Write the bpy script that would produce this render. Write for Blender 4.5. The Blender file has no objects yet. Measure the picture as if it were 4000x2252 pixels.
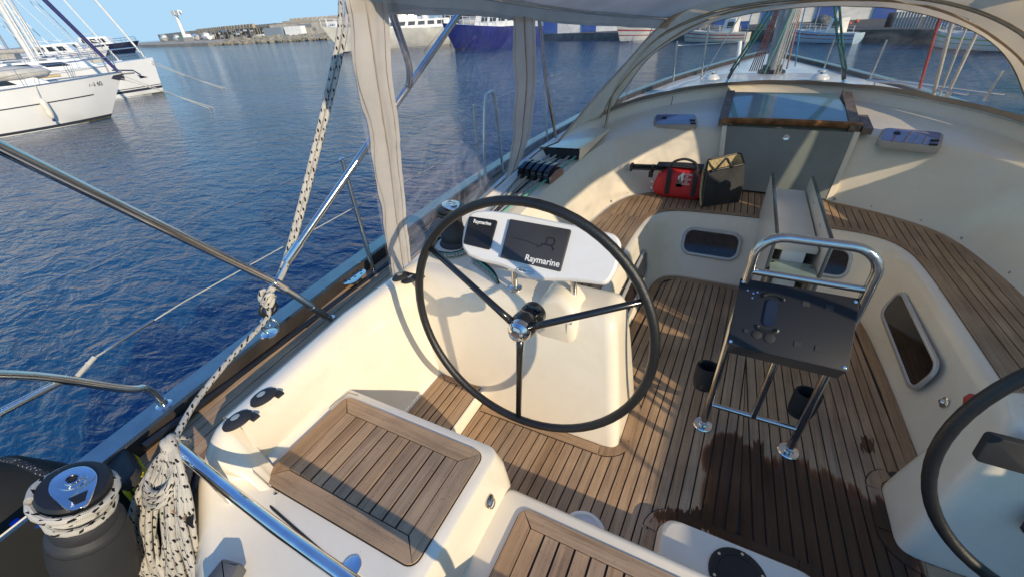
import bpy, bmesh, math, random
from mathutils import Vector as V, Matrix, noise as mnoise
random.seed(7)
rad = math.radians
scene = bpy.context.scene
COL = scene.collection

# ---------------------------------------------------------------- camera
EYE = V((-0.38, 0.0, 1.9))
cam_data = bpy.data.cameras.new("camera")
cam_data.sensor_fit = 'HORIZONTAL'; cam_data.sensor_width = 36.0
cam_data.lens = 36.0 * 1620 / 4000
cam_data.clip_start = 0.05; cam_data.clip_end = 6000
cam = bpy.data.objects.new("camera", cam_data); COL.objects.link(cam)
down = V((149, 2492, 1620)).normalized()
fw = V((970, -1106, 1620)); fw = (fw - fw.dot(down) * down).normalized()
rt = down.cross(fw)
# rows of (right, forward, up) in the camera's (x right, y down, z ahead) frame
rows = (rt, fw, -down)
m = Matrix.Identity(4)
for i in range(3):
    m[i][0] = rows[i][0]; m[i][1] = -rows[i][1]; m[i][2] = -rows[i][2]; m[i][3] = EYE[i]
cam.matrix_world = m
scene.camera = cam

# ---------------------------------------------------------------- sky, sun, exposure
SUN = V((0.68, -0.335, 0.305)).normalized()
sun_el = math.asin(SUN.z); sun_az = math.atan2(SUN.x, SUN.y)
world = bpy.data.worlds.new("World"); scene.world = world; world.use_nodes = True
wn = world.node_tree.nodes; wl = world.node_tree.links
sky = wn.new('ShaderNodeTexSky'); sky.sky_type = 'NISHITA'; sky.sun_disc = False
sky.sun_elevation = sun_el; sky.sun_rotation = sun_az
sky.air_density = 1.0; sky.dust_density = 0.0; sky.ozone_density = 4.0
bg = wn['Background']; bg.inputs['Strength'].default_value = 0.15
tint = wn.new('ShaderNodeMix'); tint.data_type = 'RGBA'; tint.blend_type = 'MULTIPLY'; tint.inputs[0].default_value = 1.0
tint.inputs[7].default_value = (0.66, 0.86, 1.16, 1.0)
wl.new(sky.outputs['Color'], tint.inputs[6]); capn = wn.new('ShaderNodeMix'); capn.data_type = 'RGBA'; capn.blend_type = 'DARKEN'; capn.inputs[0].default_value = 1.0
capn.inputs[7].default_value = (1.42, 2.25, 3.0, 1.0)          # clear deep-blue sky: no white glare band at the horizon
wl.new(tint.outputs[2], capn.inputs[6]); wl.new(capn.outputs[2], bg.inputs['Color'])
sd = bpy.data.lights.new("sun", 'SUN'); sd.energy = 2.15; sd.angle = rad(0.6); sd.color = (1.0, 0.83, 0.60)
so = bpy.data.objects.new("sun", sd); COL.objects.link(so)
so.rotation_euler = SUN.to_track_quat('Z', 'Y').to_euler(); so.location = (30, -15, 20)
vs = scene.view_settings
vs.view_transform = 'Standard'; vs.look = 'None'; vs.exposure = 1.08; vs.gamma = 1.0; vs.use_curve_mapping = False
scene.cycles.max_bounces = 8; scene.cycles.transparent_max_bounces = 16
scene.cycles.sample_clamp_indirect = 6.0
scene.cycles.use_denoising = True

# ---------------------------------------------------------------- materials
MATS = {}
class NT:
    def __init__(s, name):
        s.m = bpy.data.materials.new(name); s.m.use_nodes = True
        s.t = s.m.node_tree; s.n = s.t.nodes; s.b = s.n['Principled BSDF']; s.out = s.n['Material Output']
        MATS[name] = s.m
    def new(s, typ, **kw):
        nd = s.n.new(typ)
        for k, v in kw.items():
            if k in nd.inputs: nd.inputs[k].default_value = v
            else: setattr(nd, k, v)
        return nd
    def link(s, a, b): s.t.links.new(a, b)
    def math(s, op, a, b=0.0, clamp=False):
        nd = s.n.new('ShaderNodeMath'); nd.operation = op; nd.use_clamp = clamp
        for i, v in enumerate((a, b)):
            if isinstance(v, (int, float)): nd.inputs[i].default_value = v
            else: s.link(v, nd.inputs[i])
        return nd.outputs[0]
    def ramp(s, fac, stops):
        nd = s.n.new('ShaderNodeValToRGB'); cr = nd.color_ramp
        while len(cr.elements) < len(stops): cr.elements.new(0.5)
        for e, (p, c) in zip(cr.elements, stops):
            e.position = p; e.color = (*c, 1) if len(c) == 3 else c
        s.link(fac, nd.inputs['Fac']); return nd.outputs['Color']
    def mix(s, fac, a, b, mode='MIX'):
        nd = s.n.new('ShaderNodeMix'); nd.data_type = 'RGBA'; nd.blend_type = mode
        for sock, v in ((nd.inputs[0], fac), (nd.inputs[6], a), (nd.inputs[7], b)):
            if isinstance(v, (int, float)): sock.default_value = v
            elif isinstance(v, tuple): sock.default_value = (*v, 1)
            else: s.link(v, sock)
        return nd.outputs[2]
    def bump(s, h, strength=0.3, dist=0.01):
        nd = s.n.new('ShaderNodeBump'); nd.inputs['Strength'].default_value = strength; nd.inputs['Distance'].default_value = dist
        s.link(h, nd.inputs['Height']); s.link(nd.outputs[0], s.b.inputs['Normal']); return nd
    def coord(s, kind='Object', scale=(1, 1, 1), rot=(0, 0, 0)):
        tc = s.n.new('ShaderNodeTexCoord'); mp = s.n.new('ShaderNodeMapping')
        mp.inputs['Scale'].default_value = scale; mp.inputs['Rotation'].default_value = rot
        s.link(tc.outputs[kind], mp.inputs[0]); return mp.outputs[0]
    def noise(s, vec, scale, detail=4, rough=0.55, dist=0.0):
        nd = s.n.new('ShaderNodeTexNoise'); nd.inputs['Scale'].default_value = scale; nd.inputs['Detail'].default_value = detail
        nd.inputs['Roughness'].default_value = rough; nd.inputs['Distortion'].default_value = dist
        s.link(vec, nd.inputs['Vector']); return nd.outputs['Fac']
    def set(s, **kw):
        for k, v in kw.items(): s.b.inputs[k.replace('_', ' ')].default_value = v
def simple(name, col, rough=0.5, metal=0.0, var=0.12, vscale=6.0, bump=0.0, bscale=40.0, spec=0.5, coat=0.0):
    t = NT(name); t.set(Roughness=rough, Metallic=metal); t.b.inputs['Specular IOR Level'].default_value = spec
    if coat: t.b.inputs['Coat Weight'].default_value = coat; t.b.inputs['Coat Roughness'].default_value = 0.1
    c = t.coord()
    nz = t.noise(c, vscale, 5)
    lo = tuple(x * (1 - var) for x in col); hi = tuple(min(1, x * (1 + var)) for x in col)
    t.link(t.ramp(nz, [(0.3, lo), (0.7, hi)]), t.b.inputs['Base Color'])
    r = t.math('ADD', t.math('MULTIPLY', t.noise(c, vscale * 3, 3), 0.16), rough - 0.08, True)
    t.link(r, t.b.inputs['Roughness'])
    if bump: t.bump(t.noise(c, bscale, 3), bump, 0.004)
    return t
def teak(name, axis):
    t = NT(name)
    sc = (60, 2.2, 60) if axis == 'y' else (2.2, 60, 60)
    c = t.coord('Object', sc); c1 = t.coord()
    g = t.noise(c, 1.0, 6, 0.65, 0.6)
    oi = t.new('ShaderNodeObjectInfo')
    base = t.ramp(oi.outputs['Random'], [(0.0, (0.35, 0.225, 0.128)), (0.25, (0.42, 0.277, 0.160)), (0.5, (0.375, 0.265, 0.172)), (0.75, (0.455, 0.305, 0.178)), (1.0, (0.38, 0.258, 0.162))])
    grain = t.ramp(g, [(0.3, (0.64, 0.61, 0.58)), (0.52, (0.96, 0.96, 0.96)), (0.72, (1.16, 1.14, 1.11))])
    col = t.mix(1.0, base, grain, 'MULTIPLY')
    blot = t.ramp(t.noise(c1, 3.2, 5), [(0.33, (0.72, 0.70, 0.70)), (0.6, (1.1, 1.08, 1.05))])
    col = t.mix(0.8, col, blot, 'MULTIPLY')
    spk = t.ramp(t.noise(c1, 120, 2), [(0.26, (0.35, 0.3, 0.26)), (0.36, (1, 1, 1))])
    col = t.mix(0.7, col, spk, 'MULTIPLY')
    # spilled water: ragged pool on the sole, edges run along the grain
    geo = t.new('ShaderNodeNewGeometry'); sep = t.new('ShaderNodeSeparateXYZ'); t.link(geo.outputs['Position'], sep.inputs[0])
    x, y, z = sep.outputs
    px = t.math('FLOOR', t.math('DIVIDE', x, 0.049))
    wn_ = t.new('ShaderNodeTexWhiteNoise', noise_dimensions='1D'); t.link(px, wn_.inputs['W'])
    jag = t.math('MULTIPLY', t.math('SUBTRACT', wn_.outputs['Value'], 0.5), 0.13)
    cw = t.coord('Object', (45, 4, 1)); rag = t.math('MULTIPLY', t.math('SUBTRACT', t.noise(cw, 1.0, 5, 0.7), 0.5), 0.16)
    yy = t.math('ADD', y, t.math('ADD', jag, rag))
    def ell(cx, cy, ax, ay):
        a = t.math('POWER', t.math('DIVIDE', t.math('SUBTRACT', x, cx), ax), 2.0)
        b = t.math('POWER', t.math('DIVIDE', t.math('SUBTRACT', yy, cy), ay), 2.0)
        return t.math('ADD', a, b)
    e = t.math('MINIMUM', ell(0.24, 1.31, 0.40, 0.43), ell(0.02, 1.52, 0.20, 0.20))
    e = t.math('MINIMUM', e, ell(0.52, 1.42, 0.13, 0.22))
    e = t.math('MINIMUM', e, ell(0.56, 1.94, 0.035, 0.05))
    e = t.math('MINIMUM', e, ell(-0.02, 1.17, 0.33, 0.07))
    we_ = t.math('MULTIPLY', e, 0.5); wcol = t.ramp(we_, [(0.30, (0.17, 0.125, 0.105)), (0.42, (0.24, 0.145, 0.105)), (0.49, (0.50, 0.29, 0.19)), (0.53, (1, 1, 1))]); wet = t.ramp(we_, [(0.46, (1, 1, 1)), (0.53, (0, 0, 0))])
    low = t.math('LESS_THAN', z, 0.05)
    wet = t.math('MULTIPLY', wet, low)
    wc = t.mix(1.0, col, wcol, 'MULTIPLY')
    col = t.mix(low, col, wc)
    t.link(col, t.b.inputs['Base Color'])
    t.link(t.math('SUBTRACT', 0.66, t.math('MULTIPLY', wet, 0.44)), t.b.inputs['Roughness'])
    t.b.inputs['Specular IOR Level'].default_value = 0.35
    t.bump(g, 0.22, 0.002)
teak('teak', 'y'); teak('teak_athwart', 'x')
simple('groove_grey', (0.28, 0.25, 0.2), 0.7); simple('caulk', (0.012, 0.011, 0.011), 0.6)
def grp(name, col, rough=0.22):
    t = NT(name); t.set(Roughness=rough)
    c = t.coord(); nz = t.noise(c, 1.7, 6); n2 = t.noise(c, 260, 2)
    t.link(t.ramp(nz, [(0.3, tuple(x * 0.95 for x in col)), (0.65, col)]), t.b.inputs['Base Color'])
    t.link(t.math('ADD', t.math('MULTIPLY', t.noise(c, 3, 3), 0.12), rough - 0.08, True), t.b.inputs['Roughness'])
    t.b.inputs['Coat Weight'].default_value = 0.12; t.b.inputs['Coat Roughness'].default_value = 0.15
    spk = t.ramp(t.noise(c, 75, 3, 0.7), [(0.24, (0.72, 0.68, 0.62)), (0.32, (1, 1, 1))]); smg = t.ramp(t.noise(c, 5, 8, 0.7, 1.0), [(0.30, (0.95, 0.945, 0.93)), (0.55, (1, 1, 1))])
    src = t.b.inputs['Base Color'].links[0].from_socket; t.link(t.mix(1.0, t.mix(1.0, src, spk, 'MULTIPLY'), smg, 'MULTIPLY'), t.b.inputs['Base Color'])
    t.bump(n2, 0.03, 0.002)
grp('gelcoat', (0.82, 0.74, 0.60)); grp('gelcoat_white', (0.82, 0.80, 0.76)); grp('pod_white', (0.80, 0.79, 0.77), 0.16)
def nonskid(name, col):
    t = NT(name); t.set(Roughness=0.55)
    c = t.coord('Object', (1, 1, 1), (0, 0, 0.78))
    vz = t.new('ShaderNodeTexVoronoi'); vz.inputs['Scale'].default_value = 260; vz.inputs['Randomness'].default_value = 0.1
    t.link(c, vz.inputs['Vector'])
    t.link(t.ramp(t.noise(c, 2, 5), [(0.3, tuple(x * 0.88 for x in col)), (0.7, col)]), t.b.inputs['Base Color'])
    t.bump(vz.outputs['Distance'], 0.5, 0.002)
nonskid('nonskid', (0.66, 0.63, 0.58))
def steel(name, col=(0.62, 0.61, 0.59), rough=0.13):
    t = NT(name); t.set(Metallic=1.0)
    c = t.coord()
    t.link(t.ramp(t.noise(c, 14, 5), [(0.35, tuple(x * 0.82 for x in col)), (0.7, col)]), t.b.inputs['Base Color'])
    t.link(t.math('ADD', t.math('MULTIPLY', t.noise(c, 60, 4), 0.14), rough - 0.05, True), t.b.inputs['Roughness'])
steel('steel'); steel('rail_white', (0.30, 0.31, 0.33), 0.2); steel('steel_tan', (0.42, 0.37, 0.29), 0.35); steel('chrome', (0.78, 0.77, 0.75), 0.06); steel('alloy', (0.55, 0.56, 0.58), 0.34); steel('dark_steel', (0.3, 0.29, 0.28), 0.3)
simple('black_plastic', (0.012, 0.012, 0.013), 0.42, var=0.3)
simple('black_gloss', (0.012, 0.012, 0.013), 0.2, var=0.3, coat=0.3)
simple('black_rubber', (0.02, 0.02, 0.021), 0.72, var=0.3, bump=0.2, bscale=200)
simple('leather_black', (0.012, 0.012, 0.012), 0.36, var=0.3, bump=0.35, bscale=320)
simple('grey_plastic', (0.12, 0.12, 0.12), 0.5)
simple('winch_grey', (0.03, 0.03, 0.032), 0.55, var=0.2, bump=0.3, bscale=300)
simple('charcoal_cloth', (0.035, 0.036, 0.038), 0.9, var=0.3, bump=0.4, bscale=220)
simple('red_cloth', (0.52, 0.022, 0.024), 0.55, var=0.15, bump=0.15, bscale=30)
simple('white_print', (0.78, 0.78, 0.76), 0.6, var=0.04)
simple('grey_print', (0.35, 0.35, 0.35), 0.6, var=0.04)
simple('dark_print', (0.02, 0.02, 0.02), 0.5, var=0.04)
simple('yellow_print', (0.42, 0.36, 0.14), 0.6, var=0.04)
simple('blue_print', (0.02, 0.25, 0.5), 0.5, var=0.04)
simple('yellow_bristle', (0.62, 0.52, 0.03), 0.6, var=0.3, vscale=60)
simple('blue_plastic', (0.015, 0.09, 0.6), 0.35)
simple('varnished_wood', (0.24, 0.115, 0.05), 0.3, var=0.5, vscale=14)
simple('toe_dark', (0.035, 0.028, 0.024), 0.6, var=0.4); simple('old_wood', (0.17, 0.125, 0.095), 0.6, var=0.4, vscale=20)
simple('table_board', (0.62, 0.585, 0.52), 0.35, var=0.05)
simple('table_edge', (0.05, 0.06, 0.065), 0.25, var=0.2)
simple('smoke_pane', (0.02, 0.014, 0.012), 0.06, var=0.5, vscale=9)
simple('hatch_pane', (0.20, 0.22, 0.36), 0.05, var=0.2, vscale=5)
simple('frame_alloy', (0.50, 0.49, 0.47), 0.32, var=0.08, metal=0.35)
simple('straw', (0.46, 0.37, 0.20), 0.8, var=0.4, vscale=50, bump=0.5, bscale=120)
simple('red_rubber', (0.45, 0.05, 0.03), 0.55)
def carbon(name):
    t = NT(name); t.set(Roughness=0.3); t.b.inputs['Specular IOR Level'].default_value = 0.25; c = t.coord('Object', (1, 1, 1))
    w = t.new('ShaderNodeTexWave', wave_type='BANDS', bands_direction='DIAGONAL'); w.inputs['Scale'].default_value = 60; t.link(c, w.inputs['Vector'])
    t.link(t.ramp(w.outputs['Fac'], [(0.3, (0.008, 0.009, 0.011)), (0.7, (0.022, 0.024, 0.03))]), t.b.inputs['Base Color'])
    t.link(t.ramp(w.outputs['Fac'], [(0.3, (0.45,) * 3), (0.7, (0.58,) * 3)]), t.b.inputs['Roughness'])
carbon('carbon'); simple('cover_charcoal', (0.04, 0.04, 0.042), 0.5, var=0.15, bump=0.1); simple('box_grey', (0.045, 0.042, 0.042), 0.4, var=0.1); simple('neoprene', (0.012, 0.013, 0.015), 0.8, bump=0.2, bscale=200); simple('canvas_frame', (0.42, 0.38, 0.32), 0.5)
def frosted(name, col, trans=0.25, rough=0.18):
    t = NT(name); t.set(Roughness=rough, Base_Color=(*col, 1)); t.b.inputs['Transmission Weight'].default_value = 0.0
    c = t.coord(); t.link(t.ramp(t.noise(c, 2.5, 4), [(0.35, tuple(x * .9 for x in col)), (0.65, tuple(x * 1.1 for x in col))]), t.b.inputs['Base Color'])
    t.b.inputs['Coat Weight'].default_value = 0.6; t.b.inputs['Coat Roughness'].default_value = 0.06
frosted('frosted_glass', (0.19, 0.215, 0.20)); frosted('frosted_hatch', (0.16, 0.27, 0.29), rough=0.12); frosted('glass_shelf', (0.28, 0.36, 0.32))
def canvas(name, col, trans):
    t = NT(name); c = t.coord()
    nz = t.noise(c, 3.0, 5); cl = t.ramp(nz, [(0.3, tuple(x * .82 for x in col)), (0.7, tuple(min(1, x * 1.06) for x in col))])
    t.link(cl, t.b.inputs['Base Color']); t.set(Roughness=0.9); t.b.inputs['Specular IOR Level'].default_value = 0.15
    wv = t.math('ADD', t.noise(t.coord('Object', (1, 1, 1)), 420, 2), t.math('MULTIPLY', t.noise(c, 7, 3), 2.5)); bn = t.bump(wv, 0.35, 0.006)
    tr = t.new('ShaderNodeBsdfTranslucent'); t.link(cl, tr.inputs['Color']); t.link(bn.outputs[0], tr.inputs['Normal'])
    mx = t.new('ShaderNodeMixShader'); mx.inputs[0].default_value = trans
    t.link(t.b.outputs[0], mx.inputs[1]); t.link(tr.outputs[0], mx.inputs[2]); t.link(mx.outputs[0], t.out.inputs['Surface'])
canvas('canvas_grey', (0.56, 0.50, 0.44), 0.42); canvas('canvas_tan', (0.72, 0.58, 0.41), 0.52); canvas('canvas_strip', (0.66, 0.62, 0.57), 0.32); canvas('canvas_band', (0.26, 0.21, 0.16), 0.15)
def vinyl(name, haze, hcol, tcol=(0.90, 0.91, 0.93, 1)):
    t = NT(name); c = t.coord('Object', (1, 1, 0.55))
    nz = t.math('ADD', t.noise(c, 4.5, 4, 0.6, 1.2), t.math('MULTIPLY', t.noise(c, 18, 3), 0.25))
    bn = t.n.new('ShaderNodeBump'); bn.inputs['Strength'].default_value = 0.55; bn.inputs['Distance'].default_value = 0.03; t.link(nz, bn.inputs['Height'])
    tr = t.new('ShaderNodeBsdfTransparent'); tr.inputs['Color'].default_value = tcol
    gl = t.new('ShaderNodeBsdfGlossy'); gl.inputs['Roughness'].default_value = 0.06; t.link(bn.outputs[0], gl.inputs['Normal'])
    fr = t.new('ShaderNodeFresnel'); fr.inputs['IOR'].default_value = 1.35; t.link(bn.outputs[0], fr.inputs['Normal'])
    m1 = t.new('ShaderNodeMixShader'); t.link(t.math('MINIMUM', fr.outputs[0], 0.42), m1.inputs[0]); t.link(tr.outputs[0], m1.inputs[1]); t.link(gl.outputs[0], m1.inputs[2])
    df = t.new('ShaderNodeBsdfDiffuse'); df.inputs['Color'].default_value = (*hcol, 1); tl = t.new('ShaderNodeBsdfTranslucent'); tl.inputs['Color'].default_value = (*hcol, 1)
    m2 = t.new('ShaderNodeMixShader'); m2.inputs[0].default_value = 0.5; t.link(df.outputs[0], m2.inputs[1]); t.link(tl.outputs[0], m2.inputs[2])
    sm = t.ramp(t.noise(t.coord('Object', (1.2, 1.2, 2.2)), 2.2, 5, 0.6, 1.5), [(0.42, (haze * .25,) * 3), (0.72, (haze * 2.2,) * 3)])
    m3 = t.new('ShaderNodeMixShader'); t.link(sm, m3.inputs[0]); t.link(m1.outputs[0], m3.inputs[1]); t.link(m2.outputs[0], m3.inputs[2])
    t.link(m3.outputs[0], t.out.inputs['Surface'])
vinyl('vinyl_clear', 0.18, (0.62, 0.60, 0.66)); vinyl('vinyl_smoky', 0.15, (0.46, 0.40, 0.35), (0.86, 0.83, 0.78, 1))
def rope_mat(name, base, fleck, period=0.045, duty=0.3, density=0.5):
    t = NT(name); t.set(Roughness=0.85); t.b.inputs['Specular IOR Level'].default_value = 0.2
    uv = t.new('ShaderNodeUVMap'); sp = t.new('ShaderNodeSeparateXYZ'); t.link(uv.outputs[0], sp.inputs[0])
    u, v_, _ = sp.outputs
    jn = t.math('MULTIPLY', t.noise(t.coord(), 25, 2), 1.1)
    a = t.math('FRACT', t.math('ADD', t.math('ADD', jn, t.math('DIVIDE', u, period)), t.math('MULTIPLY', t.math('FLOOR', t.math('MULTIPLY', v_, 4.0)), 0.37)))
    a = t.math('LESS_THAN', a, duty)
    b = t.math('LESS_THAN', t.math('FRACT', t.math('ADD', t.math('MULTIPLY', v_, 4.0), t.math('DIVIDE', u, period * 0.8))), density)
    f = t.math('MULTIPLY', a, b)
    br = t.math('SINE', t.math('MULTIPLY', t.math('ADD', t.math('DIVIDE', u, 0.006), t.math('MULTIPLY', v_, 6.0)), 6.283))
    br2 = t.math('SINE', t.math('MULTIPLY', t.math('SUBTRACT', t.math('DIVIDE', u, 0.006), t.math('MULTIPLY', v_, 6.0)), 6.283))
    h = t.math('MULTIPLY', br, br2)
    c = t.coord(); dirt = t.ramp(t.noise(c, 14, 4), [(0.3, tuple(x * .72 for x in base)), (0.7, base)])
    t.link(t.mix(f, dirt, fleck), t.b.inputs['Base Color']); t.bump(h, 0.5, 0.002)
rope_mat('rope_fleck', (0.56, 0.53, 0.47), (0.012, 0.012, 0.014))
rope_mat('rope_dark', (0.55, 0.55, 0.53), (0.015, 0.015, 0.02), 0.016, 0.55, 0.6)
rope_mat('rope_black', (0.03, 0.03, 0.035), (0.4, 0.4, 0.4), 0.02, 0.2, 0.4)
rope_mat('rope_green', (0.03, 0.19, 0.125), (0.03, 0.12, 0.09)); rope_mat('rope_mint', (0.18, 0.52, 0.38), (0.1, 0.3, 0.2))
rope_mat('rope_white', (0.58, 0.56, 0.5), (0.4, 0.4, 0.36)); rope_mat('rope_red', (0.45, 0.06, 0.05), (0.3, 0.03, 0.03)); rope_mat('rope_maroon', (0.12, 0.03, 0.035), (0.3, 0.2, 0.2), 0.02, 0.3)
rope_mat('rope_blue', (0.05, 0.25, 0.5), (0.3, 0.4, 0.5)); rope_mat('rope_orange', (0.55, 0.25, 0.16), (0.5, 0.4, 0.3))
def water_mat():
    t = NT('sea_water'); c = t.coord('Object', (0.55, 1.0, 1.0), (0, 0, rad(28)))
    n1 = t.noise(c, 2.9, 3, 0.5, 0.5); n2 = t.noise(c, 9.0, 4, 0.6, 0.5); n3 = t.noise(t.coord(), 0.12, 3); n4 = t.noise(c, 0.35, 2)
    h = t.math('ADD', t.math('MULTIPLY', n1, 1.0), t.math('MULTIPLY', n2, 0.30))
    h = t.math('ADD', h, t.math('MULTIPLY', n4, 1.4))
    h = t.math('MULTIPLY', h, t.ramp(t.noise(t.coord('Object', (.5, 1, 1), (0, 0, rad(-20))), 0.09, 3), [(0.35, (0.8,) * 3), (0.65, (1.15,) * 3)]))
    t.bump(h, 1.0, 0.115)
    t.link(t.ramp(n3, [(0.35, (0.003, 0.038, 0.095)), (0.65, (0.005, 0.055, 0.135))]), t.b.inputs['Base Color'])
    t.set(Roughness=0.06, IOR=1.33); t.b.inputs['Specular IOR Level'].default_value = 0.42
water_mat()
def panel_mat(name, col, dark, scale, axis='X'):
    t = NT(name); t.set(Roughness=0.6); c = t.coord()
    w = t.new('ShaderNodeTexWave', wave_type='BANDS', bands_direction=axis); w.inputs['Scale'].default_value = scale; t.link(c, w.inputs['Vector'])
    t.link(t.ramp(w.outputs['Fac'], [(0.2, dark), (0.6, col)]), t.b.inputs['Base Color'])
simple('concrete', (0.36, 0.31, 0.24), 0.9, var=0.3, vscale=0.6); simple('concrete_pale', (0.42, 0.38, 0.32), 0.9, var=0.2, vscale=0.4)
simple('quay_dark', (0.09, 0.085, 0.075), 0.9, var=0.5, vscale=1.5); simple('shadow_gap', (0.03, 0.028, 0.025), 0.9)
simple('rock', (0.27, 0.25, 0.20), 0.95, var=0.4, vscale=1.2); simple('paint_white', (0.80, 0.79, 0.76), 0.45, var=0.1, vscale=1.5)
simple('hull_white', (0.74, 0.74, 0.73), 0.22, var=0.05, vscale=0.6, coat=0.3); simple('hull_cream', (0.62, 0.60, 0.52), 0.5, var=0.15, vscale=0.8)
simple('hull_navy', (0.015, 0.02, 0.05), 0.25); simple('hull_blue', (0.016, 0.02, 0.17), 0.45, var=0.25, vscale=0.7); simple('hull_skyblue', (0.40, 0.55, 0.68), 0.5)
simple('stripe_dark', (0.035, 0.04, 0.06), 0.4); simple('stripe_red', (0.38, 0.03, 0.035), 0.5); simple('weed', (0.09, 0.085, 0.03), 0.9, var=0.4)
simple('cabin_glass', (0.02, 0.025, 0.03), 0.08); simple('paint_grey', (0.22, 0.23, 0.25), 0.6); simple('paint_blue', (0.03, 0.09, 0.36), 0.55, var=0.15, vscale=0.5)
simple('paint_green', (0.05, 0.42, 0.10), 0.5); simple('paint_orange', (0.55, 0.12, 0.04), 0.5); simple('sail_blue', (0.025, 0.03, 0.13), 0.8); simple('cover_grey', (0.36, 0.35, 0.32), 0.85, var=0.2)
simple('spar_white', (0.70, 0.69, 0.66), 0.4); simple('spar_grey', (0.30, 0.32, 0.34), 0.35, metal=0.4); simple('dinghy_grey', (0.48, 0.46, 0.41), 0.6); simple('fender_white', (0.70, 0.67, 0.58), 0.45)
simple('tarp_blue', (0.35, 0.42, 0.55), 0.7, var=0.2, vscale=1.0); simple('net_grey', (0.12, 0.13, 0.13), 0.9, var=0.6, vscale=8); simple('crate_grey', (0.22, 0.27, 0.31), 0.7); simple('board_blue', (0.30, 0.48, 0.66), 0.5); simple('matt_black', (0.012, 0.013, 0.012), 0.95)
MATN = MATS

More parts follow.
